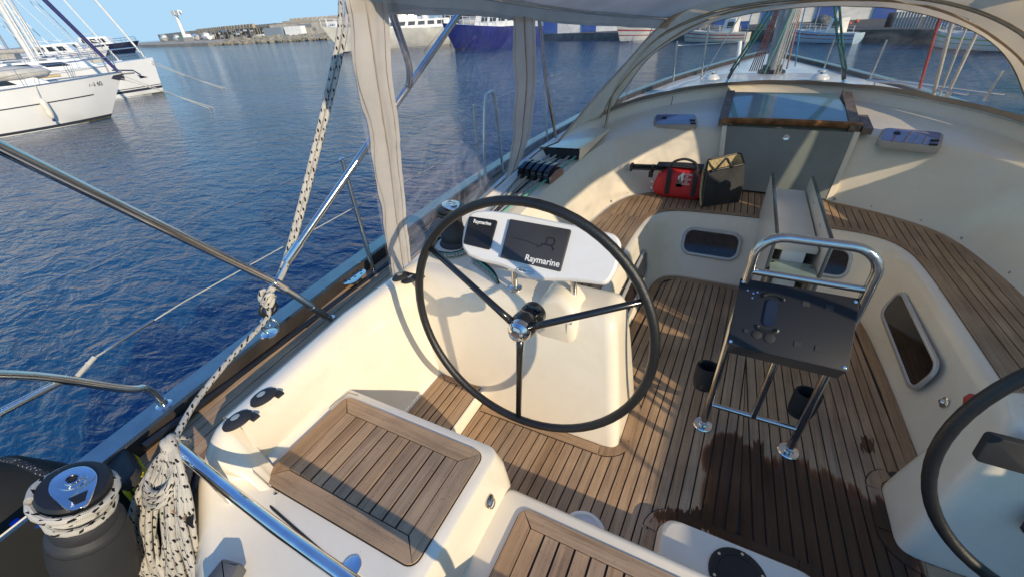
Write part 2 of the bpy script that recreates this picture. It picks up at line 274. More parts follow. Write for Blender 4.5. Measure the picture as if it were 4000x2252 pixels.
# ---------------------------------------------------------------- mesh helpers
def catmull(pts, n=6, closed=False):
    P = [V(p) for p in pts]
    if len(P) < 3: return P
    out = []
    m_ = len(P)
    rng = range(m_ if closed else m_ - 1)
    for i in rng:
        p0 = P[(i - 1) % m_] if (closed or i > 0) else P[0] * 2 - P[1]
        p1 = P[i]; p2 = P[(i + 1) % m_]
        p3 = P[(i + 2) % m_] if (closed or i + 2 < m_) else P[-1] * 2 - P[-2]
        for k in range(n):
            t = k / n
            out.append(0.5 * ((2 * p1) + (p2 - p0) * t + (2 * p0 - 5 * p1 + 4 * p2 - p3) * t * t + (3 * p1 - p0 - 3 * p2 + p3) * t ** 3))
    if not closed: out.append(P[-1].copy())
    return out
class MB:
    def __init__(s): s.v = []; s.f = []; s.uv = {}
    def add(s, verts, faces):
        o = len(s.v); s.v += [V(p) for p in verts]; s.f += [tuple(i + o for i in f) for f in faces]; return s
    def box(s, c, size, rot=None):
        c = V(c); h = V(size) / 2
        q = [V((x * h.x, y * h.y, z * h.z)) for x in (-1, 1) for y in (-1, 1) for z in (-1, 1)]
        if rot is not None: q = [rot @ p for p in q]
        return s.add([c + p for p in q], [(0, 1, 3, 2), (4, 6, 7, 5), (0, 4, 5, 1), (2, 3, 7, 6), (0, 2, 6, 4), (1, 5, 7, 3)])
    def tube(s, path, r, n=8, closed=False, caps=True, flat=1.0):
        P = [V(p) for p in path]; m_ = len(P); o = len(s.v)
        rr = r if isinstance(r, (list, tuple)) else [r] * m_
        t0 = (P[1] - P[0]).normalized(); a = V((0, 0, 1)) if abs(t0.z) < .9 else V((1, 0, 0))
        nrm = t0.cross(a).normalized(); L = 0.0; Ls = []
        for i in range(m_):
            if closed: t = (P[(i + 1) % m_] - P[i - 1]).normalized()
            else: t = (P[min(i + 1, m_ - 1)] - P[max(i - 1, 0)]).normalized()
            nrm = (nrm - nrm.dot(t) * t)
            nrm = nrm.normalized() if nrm.length > 1e-6 else t.orthogonal().normalized()
            b = t.cross(nrm)
            if i: L += (P[i] - P[i - 1]).length
            Ls.append(L)
            for k in range(n):
                an = 2 * math.pi * k / n
                s.v.append(P[i] + (nrm * math.cos(an) + b * math.sin(an) * flat) * rr[i])
        cnt = m_ if closed else m_ - 1
        for i in range(cnt):
            j = (i + 1) % m_
            for k in range(n):
                k2 = (k + 1) % n
                f = (o + i * n + k, o + i * n + k2, o + j * n + k2, o + j * n + k)
                s.uv[len(s.f)] = [(Ls[i], k / n), (Ls[i], (k + 1) / n), (Ls[j] if j else L + .01, (k + 1) / n), (Ls[j] if j else L + .01, k / n)]
                s.f.append(f)
        if caps and not closed:
            s.f.append(tuple(o + k for k in range(n))[::-1]); s.f.append(tuple(o + (m_ - 1) * n + k for k in range(n)))
        return s
    def lathe(s, prof, o=(0, 0, 0), n=16, rot=None, sx=1.0, sy=1.0, cap=True):
        b = len(s.v); o = V(o)
        for (r, z) in prof:
            for k in range(n):
                a = 2 * math.pi * k / n; p = V((r * math.cos(a) * sx, r * math.sin(a) * sy, z))
                s.v.append(o + (rot @ p if rot is not None else p))
        for i in range(len(prof) - 1):
            for k in range(n):
                k2 = (k + 1) % n; s.f.append((b + i * n + k, b + i * n + k2, b + (i + 1) * n + k2, b + (i + 1) * n + k))
        if cap:
            s.f.append(tuple(b + k for k in range(n))[::-1]); s.f.append(tuple(b + (len(prof) - 1) * n + k for k in range(n)))
        return s
    def grid(s, rows_, close_u=False):
        o = len(s.v); w = len(rows_[0])
        for r in rows_: s.v += [V(p) for p in r]
        for i in range(len(rows_) - 1):
            for j in range(w if close_u else w - 1):
                j2 = (j + 1) % w; s.f.append((o + i * w + j, o + i * w + j2, o + (i + 1) * w + j2, o + (i + 1) * w + j))
        return s
    def prism(s, poly, z0, z1, M=None, bev=0.0):
        """polygon in local xy, from z0 to z1, optional bevelled top edge"""
        n = len(poly); o = len(s.v); T = (lambda p: M @ V(p)) if M is not None else (lambda p: V(p))
        if bev > 0:
            ins = inset(poly, bev); layers = [(poly, z0), (poly, z1 - bev), (inset(poly, bev * .3), z1 - bev * .3), (ins, z1)]
        else: layers = [(poly, z0), (poly, z1)]
        for pl, z in layers: s.v += [T((p[0], p[1], z)) for p in pl]
        for i in range(len(layers) - 1):
            for k in range(n):
                k2 = (k + 1) % n; s.f.append((o + i * n + k, o + i * n + k2, o + (i + 1) * n + k2, o + (i + 1) * n + k))
        s.f.append(tuple(o + k for k in range(n))[::-1]); s.f.append(tuple(o + (len(layers) - 1) * n + k for k in range(n)))
        return s
    def xform(s, M): s.v = [M @ p for p in s.v]; return s
    def build(s, name, mat, parent=None, smooth=38, **tags):
        me = bpy.data.meshes.new(name); me.from_pydata([tuple(p) for p in s.v], [], s.f); me.validate()
        if s.uv and len(me.polygons) == len(s.f):
            ul = me.uv_layers.new(name='UVMap')
            for fi, q in s.uv.items():
                for li, c in zip(me.polygons[fi].loop_indices, q): ul.data[li].uv = c
        me.materials.append(MATS[mat])
        if smooth:
            me.shade_smooth()
            if smooth < 180: me.set_sharp_from_angle(angle=rad(smooth))
        return link(name, me, parent, **tags)
def link(name, me, parent=None, label=None, cat=None, group=None, kind=None):
    o = bpy.data.objects.new(name, me); COL.objects.link(o)
    if parent is not None:
        o.parent = parent; o.matrix_parent_inverse = parent_inv(parent)
    tag(o, label, cat, group, kind); return o
def parent_inv(p):
    M_ = p.matrix_basis.copy(); q = p
    while q.parent: M_ = q.parent.matrix_basis @ q.matrix_parent_inverse @ M_; q = q.parent
    return M_.inverted()
def tag(o, label=None, cat=None, group=None, kind=None):
    if label: o['label'] = label
    if cat: o['category'] = cat
    if group: o['group'] = group
    if kind: o['kind'] = kind
def thing(name, label, cat, loc=(0, 0, 0), group=None):
    o = bpy.data.objects.new(name, None); COL.objects.link(o); o.location = loc; o.empty_display_size = 0.1
    tag(o, label, cat, group); return o
def inset(poly, d):
    n = len(poly); out = []
    area = sum(poly[i][0] * poly[(i + 1) % n][1] - poly[(i + 1) % n][0] * poly[i][1] for i in range(n)); sg = 1 if area > 0 else -1
    for i in range(n):
        p0, p1, p2 = V((*poly[i - 1][:2], 0)), V((*poly[i][:2], 0)), V((*poly[(i + 1) % n][:2], 0))
        e1 = (p1 - p0).normalized(); e2 = (p2 - p1).normalized()
        n1 = V((-e1.y, e1.x, 0)) * sg; n2 = V((-e2.y, e2.x, 0)) * sg
        b = (n1 + n2); b = b / max(0.35, b.length_squared / 2) if b.length > 1e-6 else n1
        out.append((p1.x + b.x * d, p1.y + b.y * d))
    return out
def rrect(x0, y0, x1, y1, r, n=5):
    out = []
    for cx_, cy_, a0 in ((x1 - r, y1 - r, 0), (x0 + r, y1 - r, 90), (x0 + r, y0 + r, 180), (x1 - r, y0 + r, 270)):
        for k in range(n + 1):
            a = rad(a0 + 90 * k / n); out.append((cx_ + r * math.cos(a), cy_ + r * math.sin(a)))
    return out
def round_poly(poly, r, n=4):
    out = []; N = len(poly)
    for i in range(N):
        p0, p1, p2 = V((*poly[i - 1], 0)), V((*poly[i], 0)), V((*poly[(i + 1) % N], 0))
        a = (p0 - p1); b = (p2 - p1); rr = min(r, a.length * .45, b.length * .45)
        A = p1 + a.normalized() * rr; B = p1 + b.normalized() * rr
        for k in range(n + 1):
            t = k / n; q = A * (1 - t) ** 2 + p1 * 2 * t * (1 - t) + B * t * t; out.append((q.x, q.y))
    return out
def clip(poly, nx, ny, d):
    """keep the side nx*x+ny*y <= d"""
    out = []; n = len(poly)
    for i in range(n):
        a, b = poly[i], poly[(i + 1) % n]; da = nx * a[0] + ny * a[1] - d; db = nx * b[0] + ny * b[1] - d
        if da <= 0: out.append(a)
        if da * db < 0:
            t = da / (da - db); out.append((a[0] + (b[0] - a[0]) * t, a[1] + (b[1] - a[1]) * t))
    return out
def frame(o, ux, uy):
    """matrix taking local xy to the plane spanned by ux, uy at o"""
    ux = V(ux).normalized(); uz = ux.cross(V(uy)).normalized(); uy = uz.cross(ux)
    M_ = Matrix.Identity(4)
    for i in range(3): M_[i][0] = ux[i]; M_[i][1] = uy[i]; M_[i][2] = uz[i]; M_[i][3] = o[i]
    return M_
def text_mesh(name, body, size, M_, mat, parent, depth=0.0006, bold=0.0, ax='CENTER', shear=0.0, sx=1.0):
    cu = bpy.data.curves.new(name, 'FONT'); cu.body = body; cu.size = size; cu.extrude = depth; cu.offset = bold; cu.align_x = ax; cu.align_y = 'CENTER'; cu.shear = shear; cu.resolution_u = 3
    tmp = bpy.data.objects.new(name + '_tmp', cu); COL.objects.link(tmp); bpy.context.view_layer.update()
    me = bpy.data.meshes.new_from_object(tmp.evaluated_get(bpy.context.evaluated_depsgraph_get()))
    bpy.data.objects.remove(tmp); bpy.data.curves.remove(cu)
    me.transform(M_ @ Matrix.Diagonal((sx, 1, 1, 1))); me.materials.clear(); me.materials.append(MATS[mat]); me.name = name
    return link(name, me, parent)
def copy_tree(o, parent=None):
    c = o.copy(); COL.objects.link(c)
    if parent is not None: c.parent = parent; c.matrix_parent_inverse = o.matrix_parent_inverse.copy()
    for ch in list(o.children): copy_tree(ch, c)
    return c
def planks(parent, poly, pitch, z0, z1, mat, ang=0.0, gap=0.0068, off=0.0, axis='y', bev=0.0012, name='plank'):
    """fill a polygon with parallel planks, each an object of its own"""
    ca, sa = math.cos(ang), math.sin(ang)
    nx, ny = (ca, sa) if axis == 'y' else (-sa, ca)
    ds = [nx * p[0] + ny * p[1] for p in poly]; lo, hi = min(ds), max(ds)
    k = math.floor((lo - off) / pitch)
    while off + k * pitch < hi:
        a = off + k * pitch + gap / 2; b = off + (k + 1) * pitch - gap / 2; k += 1
        q = clip(clip(poly, nx, ny, b), -nx, -ny, -a)
        q2 = []
        for p in q:
            if not q2 or math.hypot(p[0] - q2[-1][0], p[1] - q2[-1][1]) > 1e-4: q2.append(p)
        if len(q2) < 3: continue
        ar = abs(sum(q2[i][0] * q2[(i + 1) % len(q2)][1] - q2[(i + 1) % len(q2)][0] * q2[i][1] for i in range(len(q2)))) / 2
        if ar < 0.0006: continue
        MB().prism(q2, z0, z1 + random.uniform(-0.0006, 0.0006)).build(name, mat, parent, 0)
def strip(parent, pts, w, z0, z1, mat, gap=0.003, name='border_plank', closed=False):
    """border planks along a path (left side = inside), mitred and split at each vertex"""
    n = len(pts); off = []
    for i in range(n):
        p1 = V((*pts[i], 0)); p0 = V((*pts[i - 1], 0)) if (i or closed) else None; p2 = V((*pts[(i + 1) % n], 0)) if (i < n - 1 or closed) else None
        d1 = (p1 - p0).normalized() if p0 is not None else None; d2 = (p2 - p1).normalized() if p2 is not None else None
        if d1 is None: d1 = d2
        if d2 is None: d2 = d1
        n1 = V((-d1.y, d1.x, 0)); n2 = V((-d2.y, d2.x, 0)); b = n1 + n2; b = b / (b.length_squared / 2)
        off.append(p1 + b * w)
    segs = n if closed else n - 1
    for i in range(segs):
        j = (i + 1) % n; a, b = V((*pts[i], 0)), V((*pts[j], 0)); d_ = (b - a)
        if d_.length < 1e-4: continue
        d_ = d_.normalized() * gap / 2
        q = [a + d_, b - d_, off[j] - d_, off[i] + d_]
        mt = mat if abs((b - a).y) > abs((b - a).x) else mat + '_athwart' if mat == 'teak' else mat
        MB().prism([(p.x, p.y) for p in q], z0, z1).build(name, mt, parent, 0)

def band(parent, pts, w, z0, z1, mat, name='border_plank'):
    """one border plank along a polyline, offset w to its left"""
    n = len(pts); P = [V((*p, 0)) for p in pts]; off = []
    for i in range(n):
        d1 = (P[i] - P[max(i - 1, 0)]); d2 = (P[min(i + 1, n - 1)] - P[i])
        d1 = d1.normalized() if d1.length > 1e-6 else d2.normalized(); d2 = d2.normalized() if d2.length > 1e-6 else d1
        n1 = V((-d1.y, d1.x, 0)); n2 = V((-d2.y, d2.x, 0)); b = n1 + n2; off.append(P[i] + b / (b.length_squared / 2) * w)
    mb = MB(); v = []
    for i in range(n):
        a, b = P[i], off[i]
        v += [(a.x, a.y, z0), (a.x, a.y, z1), (b.x, b.y, z1), (b.x, b.y, z0)]
    f = []
    for i in range(n - 1):
        o = i * 4; q = o + 4
        f += [(o + 1, q + 1, q + 2, o + 2), (o, q, q + 1, o + 1), (o + 2, q + 2, q + 3, o + 3)]
    f += [(0, 1, 2, 3), (n * 4 - 1, n * 4 - 2, n * 4 - 3, n * 4 - 4)]
    mb.add(v, f); return mb.build(name, mat, parent, 0)
def arc(cx_, cy_, r, a0, a1, n=6):
    return [(cx_ + r * math.cos(rad(a0 + (a1 - a0) * k / n)), cy_ + r * math.sin(rad(a0 + (a1 - a0) * k / n))) for k in range(n + 1)]
# ================================================================ the sea
WL = -0.9
MB().grid([[(x, y, WL) for x in (-2500, 2500)] for y in (-1500, 3500)]).build('water', 'sea_water', None, 0, kind='structure')

# ================================================================ own yacht: hull, decks, cockpit mouldings (the setting)
def hb(y):       # half beam at the rail
    ks = [(-1.2, 2.02), (0, 2.18), (0.5, 2.25), (1.6, 2.36), (3.0, 2.42), (4.5, 2.42), (6, 2.3), (7.5, 2.05), (9, 1.65), (10.5, 1.1), (12, 0.45), (12.8, 0.04)]
    for (a, p), (b, q) in zip(ks, ks[1:]):
        if y <= b:
            t = (y - a) / (b - a); return p + (q - p) * t
    return 0.04
def hz(y): return 0.66 + 0.012 * max(0, y) + 0.0016 * max(0, y - 3) ** 2      # rail height
YS = [-1.0 + 0.35 * i for i in range(40)]
mb = MB()
for s in (-1, 1):
    mb.grid([[(s * (hb(y) + 0.02), y, hz(y) - 0.04), (s * (hb(y) + 0.0), y, 0.3), (s * hb(y) * .96, y, -.3), (s * hb(y) * .86, y, -1.0)] for y in YS])
mb.grid([[(-1.98, -1.0, .62), (-1.9, -1.0, -.95)], [(1.98, -1.0, .62), (1.9, -1.0, -.95)]])
mb.build('hull', 'gelcoat_white', None, kind='structure')
# toe rail: light alloy cap on a dark inner board
for s, nm in ((-1, 'toe_rail_port'), (1, 'toe_rail_starboard')):
    r = MB(); cap_ = MB(); rr = []; cc = []
    for y in [.09 + .33 * i for i in range(39)]:
        b, z = hb(y), hz(y)
        rr.append([(s * (b - .088), y, z - .10), (s * (b - .085), y, z - .004), (s * (b - .01), y, z - .004), (s * (b - .004), y, z - .15)])
        cc.append([(s * (b - .084), y, z - .004), (s * (b - .080), y, z + .010), (s * (b + .016), y, z + .010), (s * (b + .022), y, z - .03)])
    root = r.grid(rr).build(nm, 'toe_dark', None, kind='structure')
    cap_.grid(cc).build('rail_cap', 'rail_white', root)
def gx(y):       # where the coaming meets the side deck
    ks = [(-1, .95), (-.3, 1.0), (-.1, 1.2), (.06, 1.58), (.14, 1.72), (.24, 1.88), (.30, 1.905), (.36, 1.915), (.5, 1.925), (1.0, 1.965), (1.7, 1.99), (2.4, 1.98), (3.1, 1.96), (4, 1.93), (5, 1.82), (6, 1.66), (7.5, 1.32), (9, .85), (9.6, .5), (9.9, .05)]
    for (a, p), (b, q) in zip(ks, ks[1:]):
        if y <= b: return p + (q - p) * (y - a) / (b - a)
    return 0.03
def dz(y): return hz(y) - .085
mb = MB()
for s in (-1, 1):
    mb.grid([[(s * (hb(y) - .03), y, dz(y)), (s * gx(y) * .97, y, dz(y) + .004)] for y in [.14 + .04 * i for i in range(9)] + [.5 + .35 * i for i in range(28)]])
mb.grid([[(-(hb(y) - .02), y, dz(y)), (0, y, dz(y) + .05), (hb(y) - .02, y, dz(y))] for y in [9.6 + .35 * i for i in range(10)]])
mb.build('side_deck', 'caulk', None, 0, kind='structure')
sd_ = bpy.data.objects['side_deck']
for s in (-1, 1):
    for k in range(24):
        q = []; w_ = lambda y: (hb(y) - .09) - gx(y) - .004
        for y in [.142 + .06 * i for i in range(6)] + [.5 + .25 * i for i in range(23)]:
            o_ = hb(y) - .094; pw = .055; b = max(o_ - pw * k, gx(y) - .0195); a = max(o_ - pw * (k + 1) + .006, gx(y) - .02); a = min(a, b - .0005); z = dz(y) + .017
            q.append([(s * a, y, z - .006), (s * a, y, z), (s * b, y, z), (s * b, y, z - .006)])
        MB().grid(q).build('plank', 'teak', sd_, 0)
MB().grid([[(x, y, .02) for x in (-2.12, -1.6, -.9)] for y in (-1.0, -.4, .2)]).build('stern_well', 'matt_black', None, 0, kind='structure')  # shade of the open stern cavity put in as a near-black floor
MB().grid([[(x, .139, z) for x in (-2.2, -1.95, -1.72)] for z in (.02, .56)]).build('deck_end', 'gelcoat_white', None, 0, kind='structure')
MB().grid([[(-(hb(y) - .035), y, z) for y in (-1.0, -.5, 0, .14)] for z in (.0, .64)]).build('well_dark_liner', 'matt_black', None, 0, kind='structure')  # added black liner over the sunlit hull side; its colour carries the shade
# white foredeck
MB().grid([[((t) * (hb(y) - .08), y, dz(y) + .012 + .05 * (1 - t * t)) for t in (-1, -.5, 0, .5, 1)] for y in [6.1 + .33 * i for i in range(20)]]).build('foredeck', 'gelcoat_white', None, 20, kind='structure')

# ---- cockpit liner: a loft that runs round the cockpit (port aft -> bulkhead -> starboard aft)
A = [(-.775, 1.6, 0), (-.755, 2.4, 0), (-.725, 2.95, 0), (-.67, 3.19, 0), (-.54, 3.275, 0), (-.3, 3.285, 0), (0, 3.29, 0)]
B = [(-.875, 1.6, .45), (-.865, 2.4, .45), (-.845, 3.1, .45), (-.79, 3.41, .45), (-.64, 3.545, .45), (-.35, 3.58, .45), (0, 3.595, .45)]
Cc = [(-1.34, 1.6, .45), (-1.32, 2.4, .45), (-1.29, 3.1, .45), (-1.19, 3.66, .45), (-.99, 3.95, .45), (-.56, 4.2, .45), (0, 4.36, .45)]
D = [(-1.58, 1.6, .70), (-1.55, 2.4, .77), (-1.5, 3.1, .84), (-1.38, 3.85, .90), (-1.08, 4.30, .915), (-.6, 4.50, .925), (0, 4.58, .93)]
E_ = [(-1.90, 1.6, .71), (-1.87, 2.4, .78), (-1.82, 3.1, .86), (-1.60, 3.85, .95), (-1.30, 4.55, 1.03), (-.7, 5.22, 1.07), (0, 5.42, 1.08)]
F_ = [(-1.925, 1.6, .705), (-1.90, 2.4, .79), (-1.85, 3.1, .90), (-1.64, 3.87, 1.04), (-1.33, 4.60, 1.12), (-.71, 5.27, 1.165), (0, 5.47, 1.18)]
G_ = [(-1.99, 1.6, .60), (-1.985, 2.4, .615), (-1.97, 3.1, .63), (-1.95, 3.87, .65), (-1.85, 4.70, .68)]
def mirror(tr, n=9):
    full = [V(p) for p in tr] + [V((-p[0], p[1], p[2])) for p in tr[-2::-1]]
    return catmull(full, n)
tA, tB, tC, tD, tE, tF = [mirror(t) for t in (A, B, Cc, D, E_, F_)]
N = len(tA)
def lerp(a, b, t): return a + (b - a) * t
def section(i):
    a, b, c, d_, e, f = tA[i], tB[i], tC[i], tD[i], tE[i], tF[i]
    rise = V((0, 0, 1)); pts = [a + V((0, 0, -.02)), a + V((0, 0, .015))]
    ab = (b - a); pts += [a + ab * .08, lerp(a, b, .5), a + ab * .86]
    out = V((b.x - a.x, b.y - a.y, 0)); cb = (c - b).normalized()
    pts += [a + ab * .955 + cb * .006, b + cb * .020 + V((0, 0, -.004)), b + cb * .04]
    pts += [c - cb * .03]
    cd = d_ - c
    pts += [c + V((0, 0, .004)), c + cd * .06 + V((0, 0, .01)), c + cd * .35 - cb * .012, c + cd * .7 - cb * .012, c + cd * .92]
    de = (e - d_)
    pts += [d_ + de * .03 + V((0, 0, .004)), d_ + de * .12 + V((0, 0, .008)), d_ + de * .5 + V((0, 0, .004)), d_ + de * .93]
    ef = f - e
    pts += [e + V((0, 0, .004)), e + ef * .35, e + ef * .9, f + de.normalized() * .012, f + de.normalized() * .05 + V((0, 0, -.004))]
    return pts
MB().grid([section(i) for i in range(N)]).build('cockpit_liner', 'gelcoat', None, 32, kind='structure')
liner = bpy.data.objects['cockpit_liner']
for i0, i1 in ((3, 17), (N - 18, N - 4)):
    MB().grid([[tD[i] + (tE[i] - tD[i]) * f + V((0, 0, .0105)) for f in (.24, .5, .78)] for i in range(i0, i1)]).build('nonskid_panel', 'nonskid', liner, 60)
for x, y0_, y1_, z0_, z1_ in ((-.50, 5.318, 5.335, 1.085, 1.165), (.50, 5.318, 5.335, 1.085, 1.165), (-1.0, 4.93, 4.95, 1.06, 1.14)):
    MB().tube([(x, y0_ - .02, z0_), (x, y1_ - .005, z1_)], .003, 5).build('panel_joint', 'caulk', liner)
# outer faces of the coamings down to the side decks
for s, nm in ((1, 'coaming_face_port'), (-1, 'coaming_face_starboard')):
    gF = catmull(F_[:5], 9); gG = catmull(G_, 9)
    rows_ = []
    for f, g in zip(gF, gG):
        p = [f + V((-.01, 0, -.004)), f + V((-.035, 0, -.02)), lerp(f, g, .5) + V((-.02, 0, .02)), lerp(f, g, .9), g + V((-.02, 0, -.03))]
        rows_.append([(s * q.x, q.y, q.z) for q in p])
    MB().grid(rows_).build(nm, 'gelcoat', None, 60, kind='structure')
# coachroof from the lip forward to the foredeck
rows_ = []
jj = [i for i in range(N) if tF[i].y > 3.86]
for k in range(13):
    t = k / 12; r = []
    for i in jj:
        f = tF[i]; u = f.x / 1.66
        y = f.y + .03 + (9.75 - f.y) * t; w = gx(y) * .985; base = dz(y)
        top = base + (1.165 - base) * (1 - t ** 2.2) * .98
        x = f.x * (1 - t) + u * w * t if t > 0 else f.x
        z = base + (top - base) * (1 - abs(u) ** 5) if t > 0.01 else f.z - .004
        if 0 < t < .3: z = z * (t / .3) + (f.z - .004 + .01 * (1 - u * u)) * (1 - t / .3)
        r.append((x, y, z))
    rows_.append(r)
MB().grid(rows_).build('coachroof', 'gelcoat_white', None, 50, kind='structure')
# coachroof sides
for s, nm in ((-1, 'coachroof_side_port'), (1, 'coachroof_side_starboard')):
    mb = MB(); rr = []
    for r in rows_:
        p = V(r[0] if s < 0 else r[-1]); y = p.y
        rr.append([p, (p.x + s * .02, y, p.z - .05), (s * (gx(y) + .03), y, dz(y) - .01)])
    mb.grid(rr).build(nm, 'gelcoat_white', None, 60, kind='structure')

# ---- aft coamings beside the helm seats and footwells
def aft_coaming(s, nm):
    rows_ = []
    for y in [.425, .46, .5, .6, .75, .9, 1.0, 1.1, 1.25, 1.4, 1.6, 1.75]:
        g = gx(y); end = 1.0
        if y < .42: end = max(0.0, 1 - ((.42 - y) / .34) ** 2) if y > .08 else 0.0
        zt = .585 + .135 * end                     # coaming dies away to the stern
        zi = .45 if y < .86 else .45 - .36 * min(1, (y - .86) / .12)
        xi = 1.785 if y < .86 else 1.785 - .105 * min(1, (y - .86) / .12)
        if y < .3: xi = 1.80 - .25 * min(1, (.3 - y) / .3); 
        xo_ = 1.945 - .085 * max(0, min(1, (1.1 - y) / .75)); xt = xo_ - .05 if y > .3 else xo_ - .05 - .22 * min(1, (.3 - y) / .3)
        xo = xo_ + .01 if y > .3 else xo_ + .01 - .25 * min(1, (.3 - y) / .4)
        go = g - .015 if y > .35 else g - .3 * min(1, (.35 - y) / .45)
        rows_.append([(s * (go + .02), y, .57), (s * go, y, .60), (s * xo, y, zt - .04), (s * (xo - .012), y, zt - .014), (s * (xo - .045), y, zt), (s * (xo - .095), y, zt - .002),
                      (s * (xo - .118), y, zt - .02), (s * lerp(xo - .125, xi, .25), y, lerp(zt - .03, zi, .3)), (s * lerp(xo - .125, xi, .7), y, lerp(zt - .03, zi, .75)), (s * (xi + .002), y, zi + .03), (s * (xi - .02), y, zi + .004), (s * (xi - .12), y, zi - .002)])
    rows2 = []
    for a, b in zip(rows_, rows_[1:]):
        rows2.append(a); rows2.append([tuple((p + q) / 2 for p, q in zip(u, v)) for u, v in zip(a, b)])
    rows2.append(rows_[-1])
    MB().grid(rows2).build(nm, 'gelcoat', None, 50, kind='structure')
aft_coaming(-1, 'coaming_port'); aft_coaming(1, 'coaming_starboard')
def stern_corner(s, nm):
    cur = resample_([V(p) for p in ((1.879, .43, .704), (1.876, .38, .69), (1.866, .32, .645), (1.838, .25, .575), (1.73, .16, .515), (1.60, .07, .487), (1.4, -.05, .475), (1.1, -.2, .47))])
    rr = []
    for i, p in enumerate(cur):
        t_ = (cur[min(i + 1, len(cur) - 1)] - cur[max(i - 1, 0)]); t_.z = 0; t_.normalize(); nn = V((-t_.y, t_.x, 0)); nn = nn if nn.x - nn.y * .0 < 0 else -nn
        w = .10 + .06 * min(1, i / 12)
        rr.append([(s * q.x, q.y, q.z) for q in (p - nn * .07 + V((0, 0, .02 - p.z)), p - nn * .03 + V((0, 0, min(.56, p.z - .06) - p.z)), p - nn * .008 + V((0, 0, -.035)), p + nn * .015 + V((0, 0, -.006)), p + nn * .045, p + nn * .075 + V((0, 0, -.012)), p + nn * (w + .01) + V((0, 0, .5 * (.45 - p.z))), p + nn * (w + .05) + V((0, 0, .455 - p.z)), p + nn * (w + .10) + V((0, 0, .447 - p.z)))])
    MB().grid(rr).build(nm, 'gelcoat', None, 50, kind='structure')
def resample_(c, n=6): return catmull(c, n)
stern_corner(-1, 'coaming_end_port'); stern_corner(1, 'coaming_end_starboard')
# shelf below the footwell step and transom moulding
MB().prism(round_poly([(-1.80, .33), (-1.72, .17), (-1.55, .06), (-1.1, -.18), (-1.0, -.5), (1.0, -.5), (1.1, -.18), (1.55, .06), (1.72, .17), (1.80, .33)], .02), .2, .448).build('stern_moulding', 'gelcoat', None, 30, kind='structure')

# ---- cockpit sole with laid teak
SOLE = [(-.60, 3.285), (.60, 3.285), (.70, 3.16), (.78, 1.75), (1.37, 1.5), (1.37, .80), (-1.37, .80), (-1.37, 1.5), (-.78, 1.75), (-.70, 3.16)]
sole = MB().prism(SOLE, -.05, -.004).build('cockpit_sole', 'caulk', None, 0, kind='structure')
inner = inset(SOLE, .062)
inner = [(-.55, 3.225), (.55, 3.225), (.635, 3.12), (.715, 1.75), (1.37, 1.5), (1.37, .80), (-1.37, .80), (-1.37, 1.5), (-.715, 1.75), (-.635, 3.12)]
port = clip(inner, 1, 0, -.002); stbd = clip(inner, -1, 0, -.002)
planks(sole, port, .049, -.004, .002, 'teak', ang=rad(-2.6), off=-.012)
planks(sole, stbd, .049, -.004, .002, 'teak', ang=rad(2.6), off=.012)
for s in (1, -1):
    e = [(-.765, 1.7), (-.75, 2.4), (-.712, 3.0), (-.70, 3.13)]
    c_ = [(-.70, 3.135), (-.68, 3.20), (-.63, 3.25), (-.56, 3.272)]
    a_ = [(-.555, 3.274), (-.3, 3.282), (-.002, 3.286)]
    for l, mt in ((e, 'teak'), (c_, 'teak'), (a_, 'teak_athwart')):
        q = [(s * x, y) for x, y in l]
        band(sole, q, (-.056 if s > 0 else .056), -.004, .0022, mt)
# ================================================================ benches, seats and steps with teak
# ---- U-shaped cockpit bench: teak inside the liner loft
bench = thing('cockpit_bench', 'long U shaped cockpit bench topped with teak planks and curved border', 'bench', (0, 3.9, .45))
cauB = [(p.x, p.y) for p in (b + (c - b).normalized() * .045 for b, c in zip(tB, tC))]; cauC = [(p.x, p.y) for p in (c - (c - b).normalized() * .028 for b, c in zip(tB, tC))]
base = MB().grid([[(a[0], a[1], .4525), (b[0], b[1], .4525)] for a, b in zip(cauB, cauC)]).build('caulking', 'caulk', bench, 0)
ib = [(p.x, p.y) for p in (b + (c - b).normalized() * .048 for b, c in zip(tB, tC))]
ibw = [(p.x, p.y) for p in (b + (c - b).normalized() * .098 for b, c in zip(tB, tC))]
ic = [(p.x, p.y) for p in (c - (c - b).normalized() * .032 for b, c in zip(tB, tC))]
icw = [(p.x, p.y) for p in (c - (c - b).normalized() * .082 for b, c in zip(tB, tC))]
def ring(parent, o_, i_, k0, k1, mat):
    v = []; 
    for k in range(k0, k1 + 1):
        a, b = o_[k], i_[k]; v += [(a[0], a[1], .4525), (a[0], a[1], .459), (b[0], b[1], .459), (b[0], b[1], .4525)]
    n = k1 - k0 + 1; f = []
    for i in range(n - 1):
        o = i * 4; q = o + 4; f += [(o + 1, q + 1, q + 2, o + 2), (o, q, q + 1, o + 1), (o + 2, q + 2, q + 3, o + 3)]
    f += [(0, 1, 2, 3), (n * 4 - 1, n * 4 - 2, n * 4 - 3, n * 4 - 4)]
    MB().add(v, f).build('border_plank', mat, parent, 0)
cuts = [0, 9, 20, 30, 38, 46, 54, 62, 70, 78, 88, 99, N - 1]
for a, b in zip(cuts, cuts[1:]):
    if b <= a: continue
    b = min(b, N - 1); mt = 'teak' if (a < 26 or b > N - 26) else 'teak_athwart'
    ring(bench, ib, ibw, a, b, mt); ring(bench, ic, icw, a, b, mt)
poly = [ibw[k] for k in range(0, N, 2)] + [icw[k] for k in range(N - 1, -1, -2)]
def strip_between(x0, x1, inner_, outer_):
    """plank between x0 and x1 in the region between two curves, port half: region as polygon"""
    return None
half = N // 2
pp = [ibw[k] for k in range(0, half + 1)] + [icw[k] for k in range(half, -1, -1)]
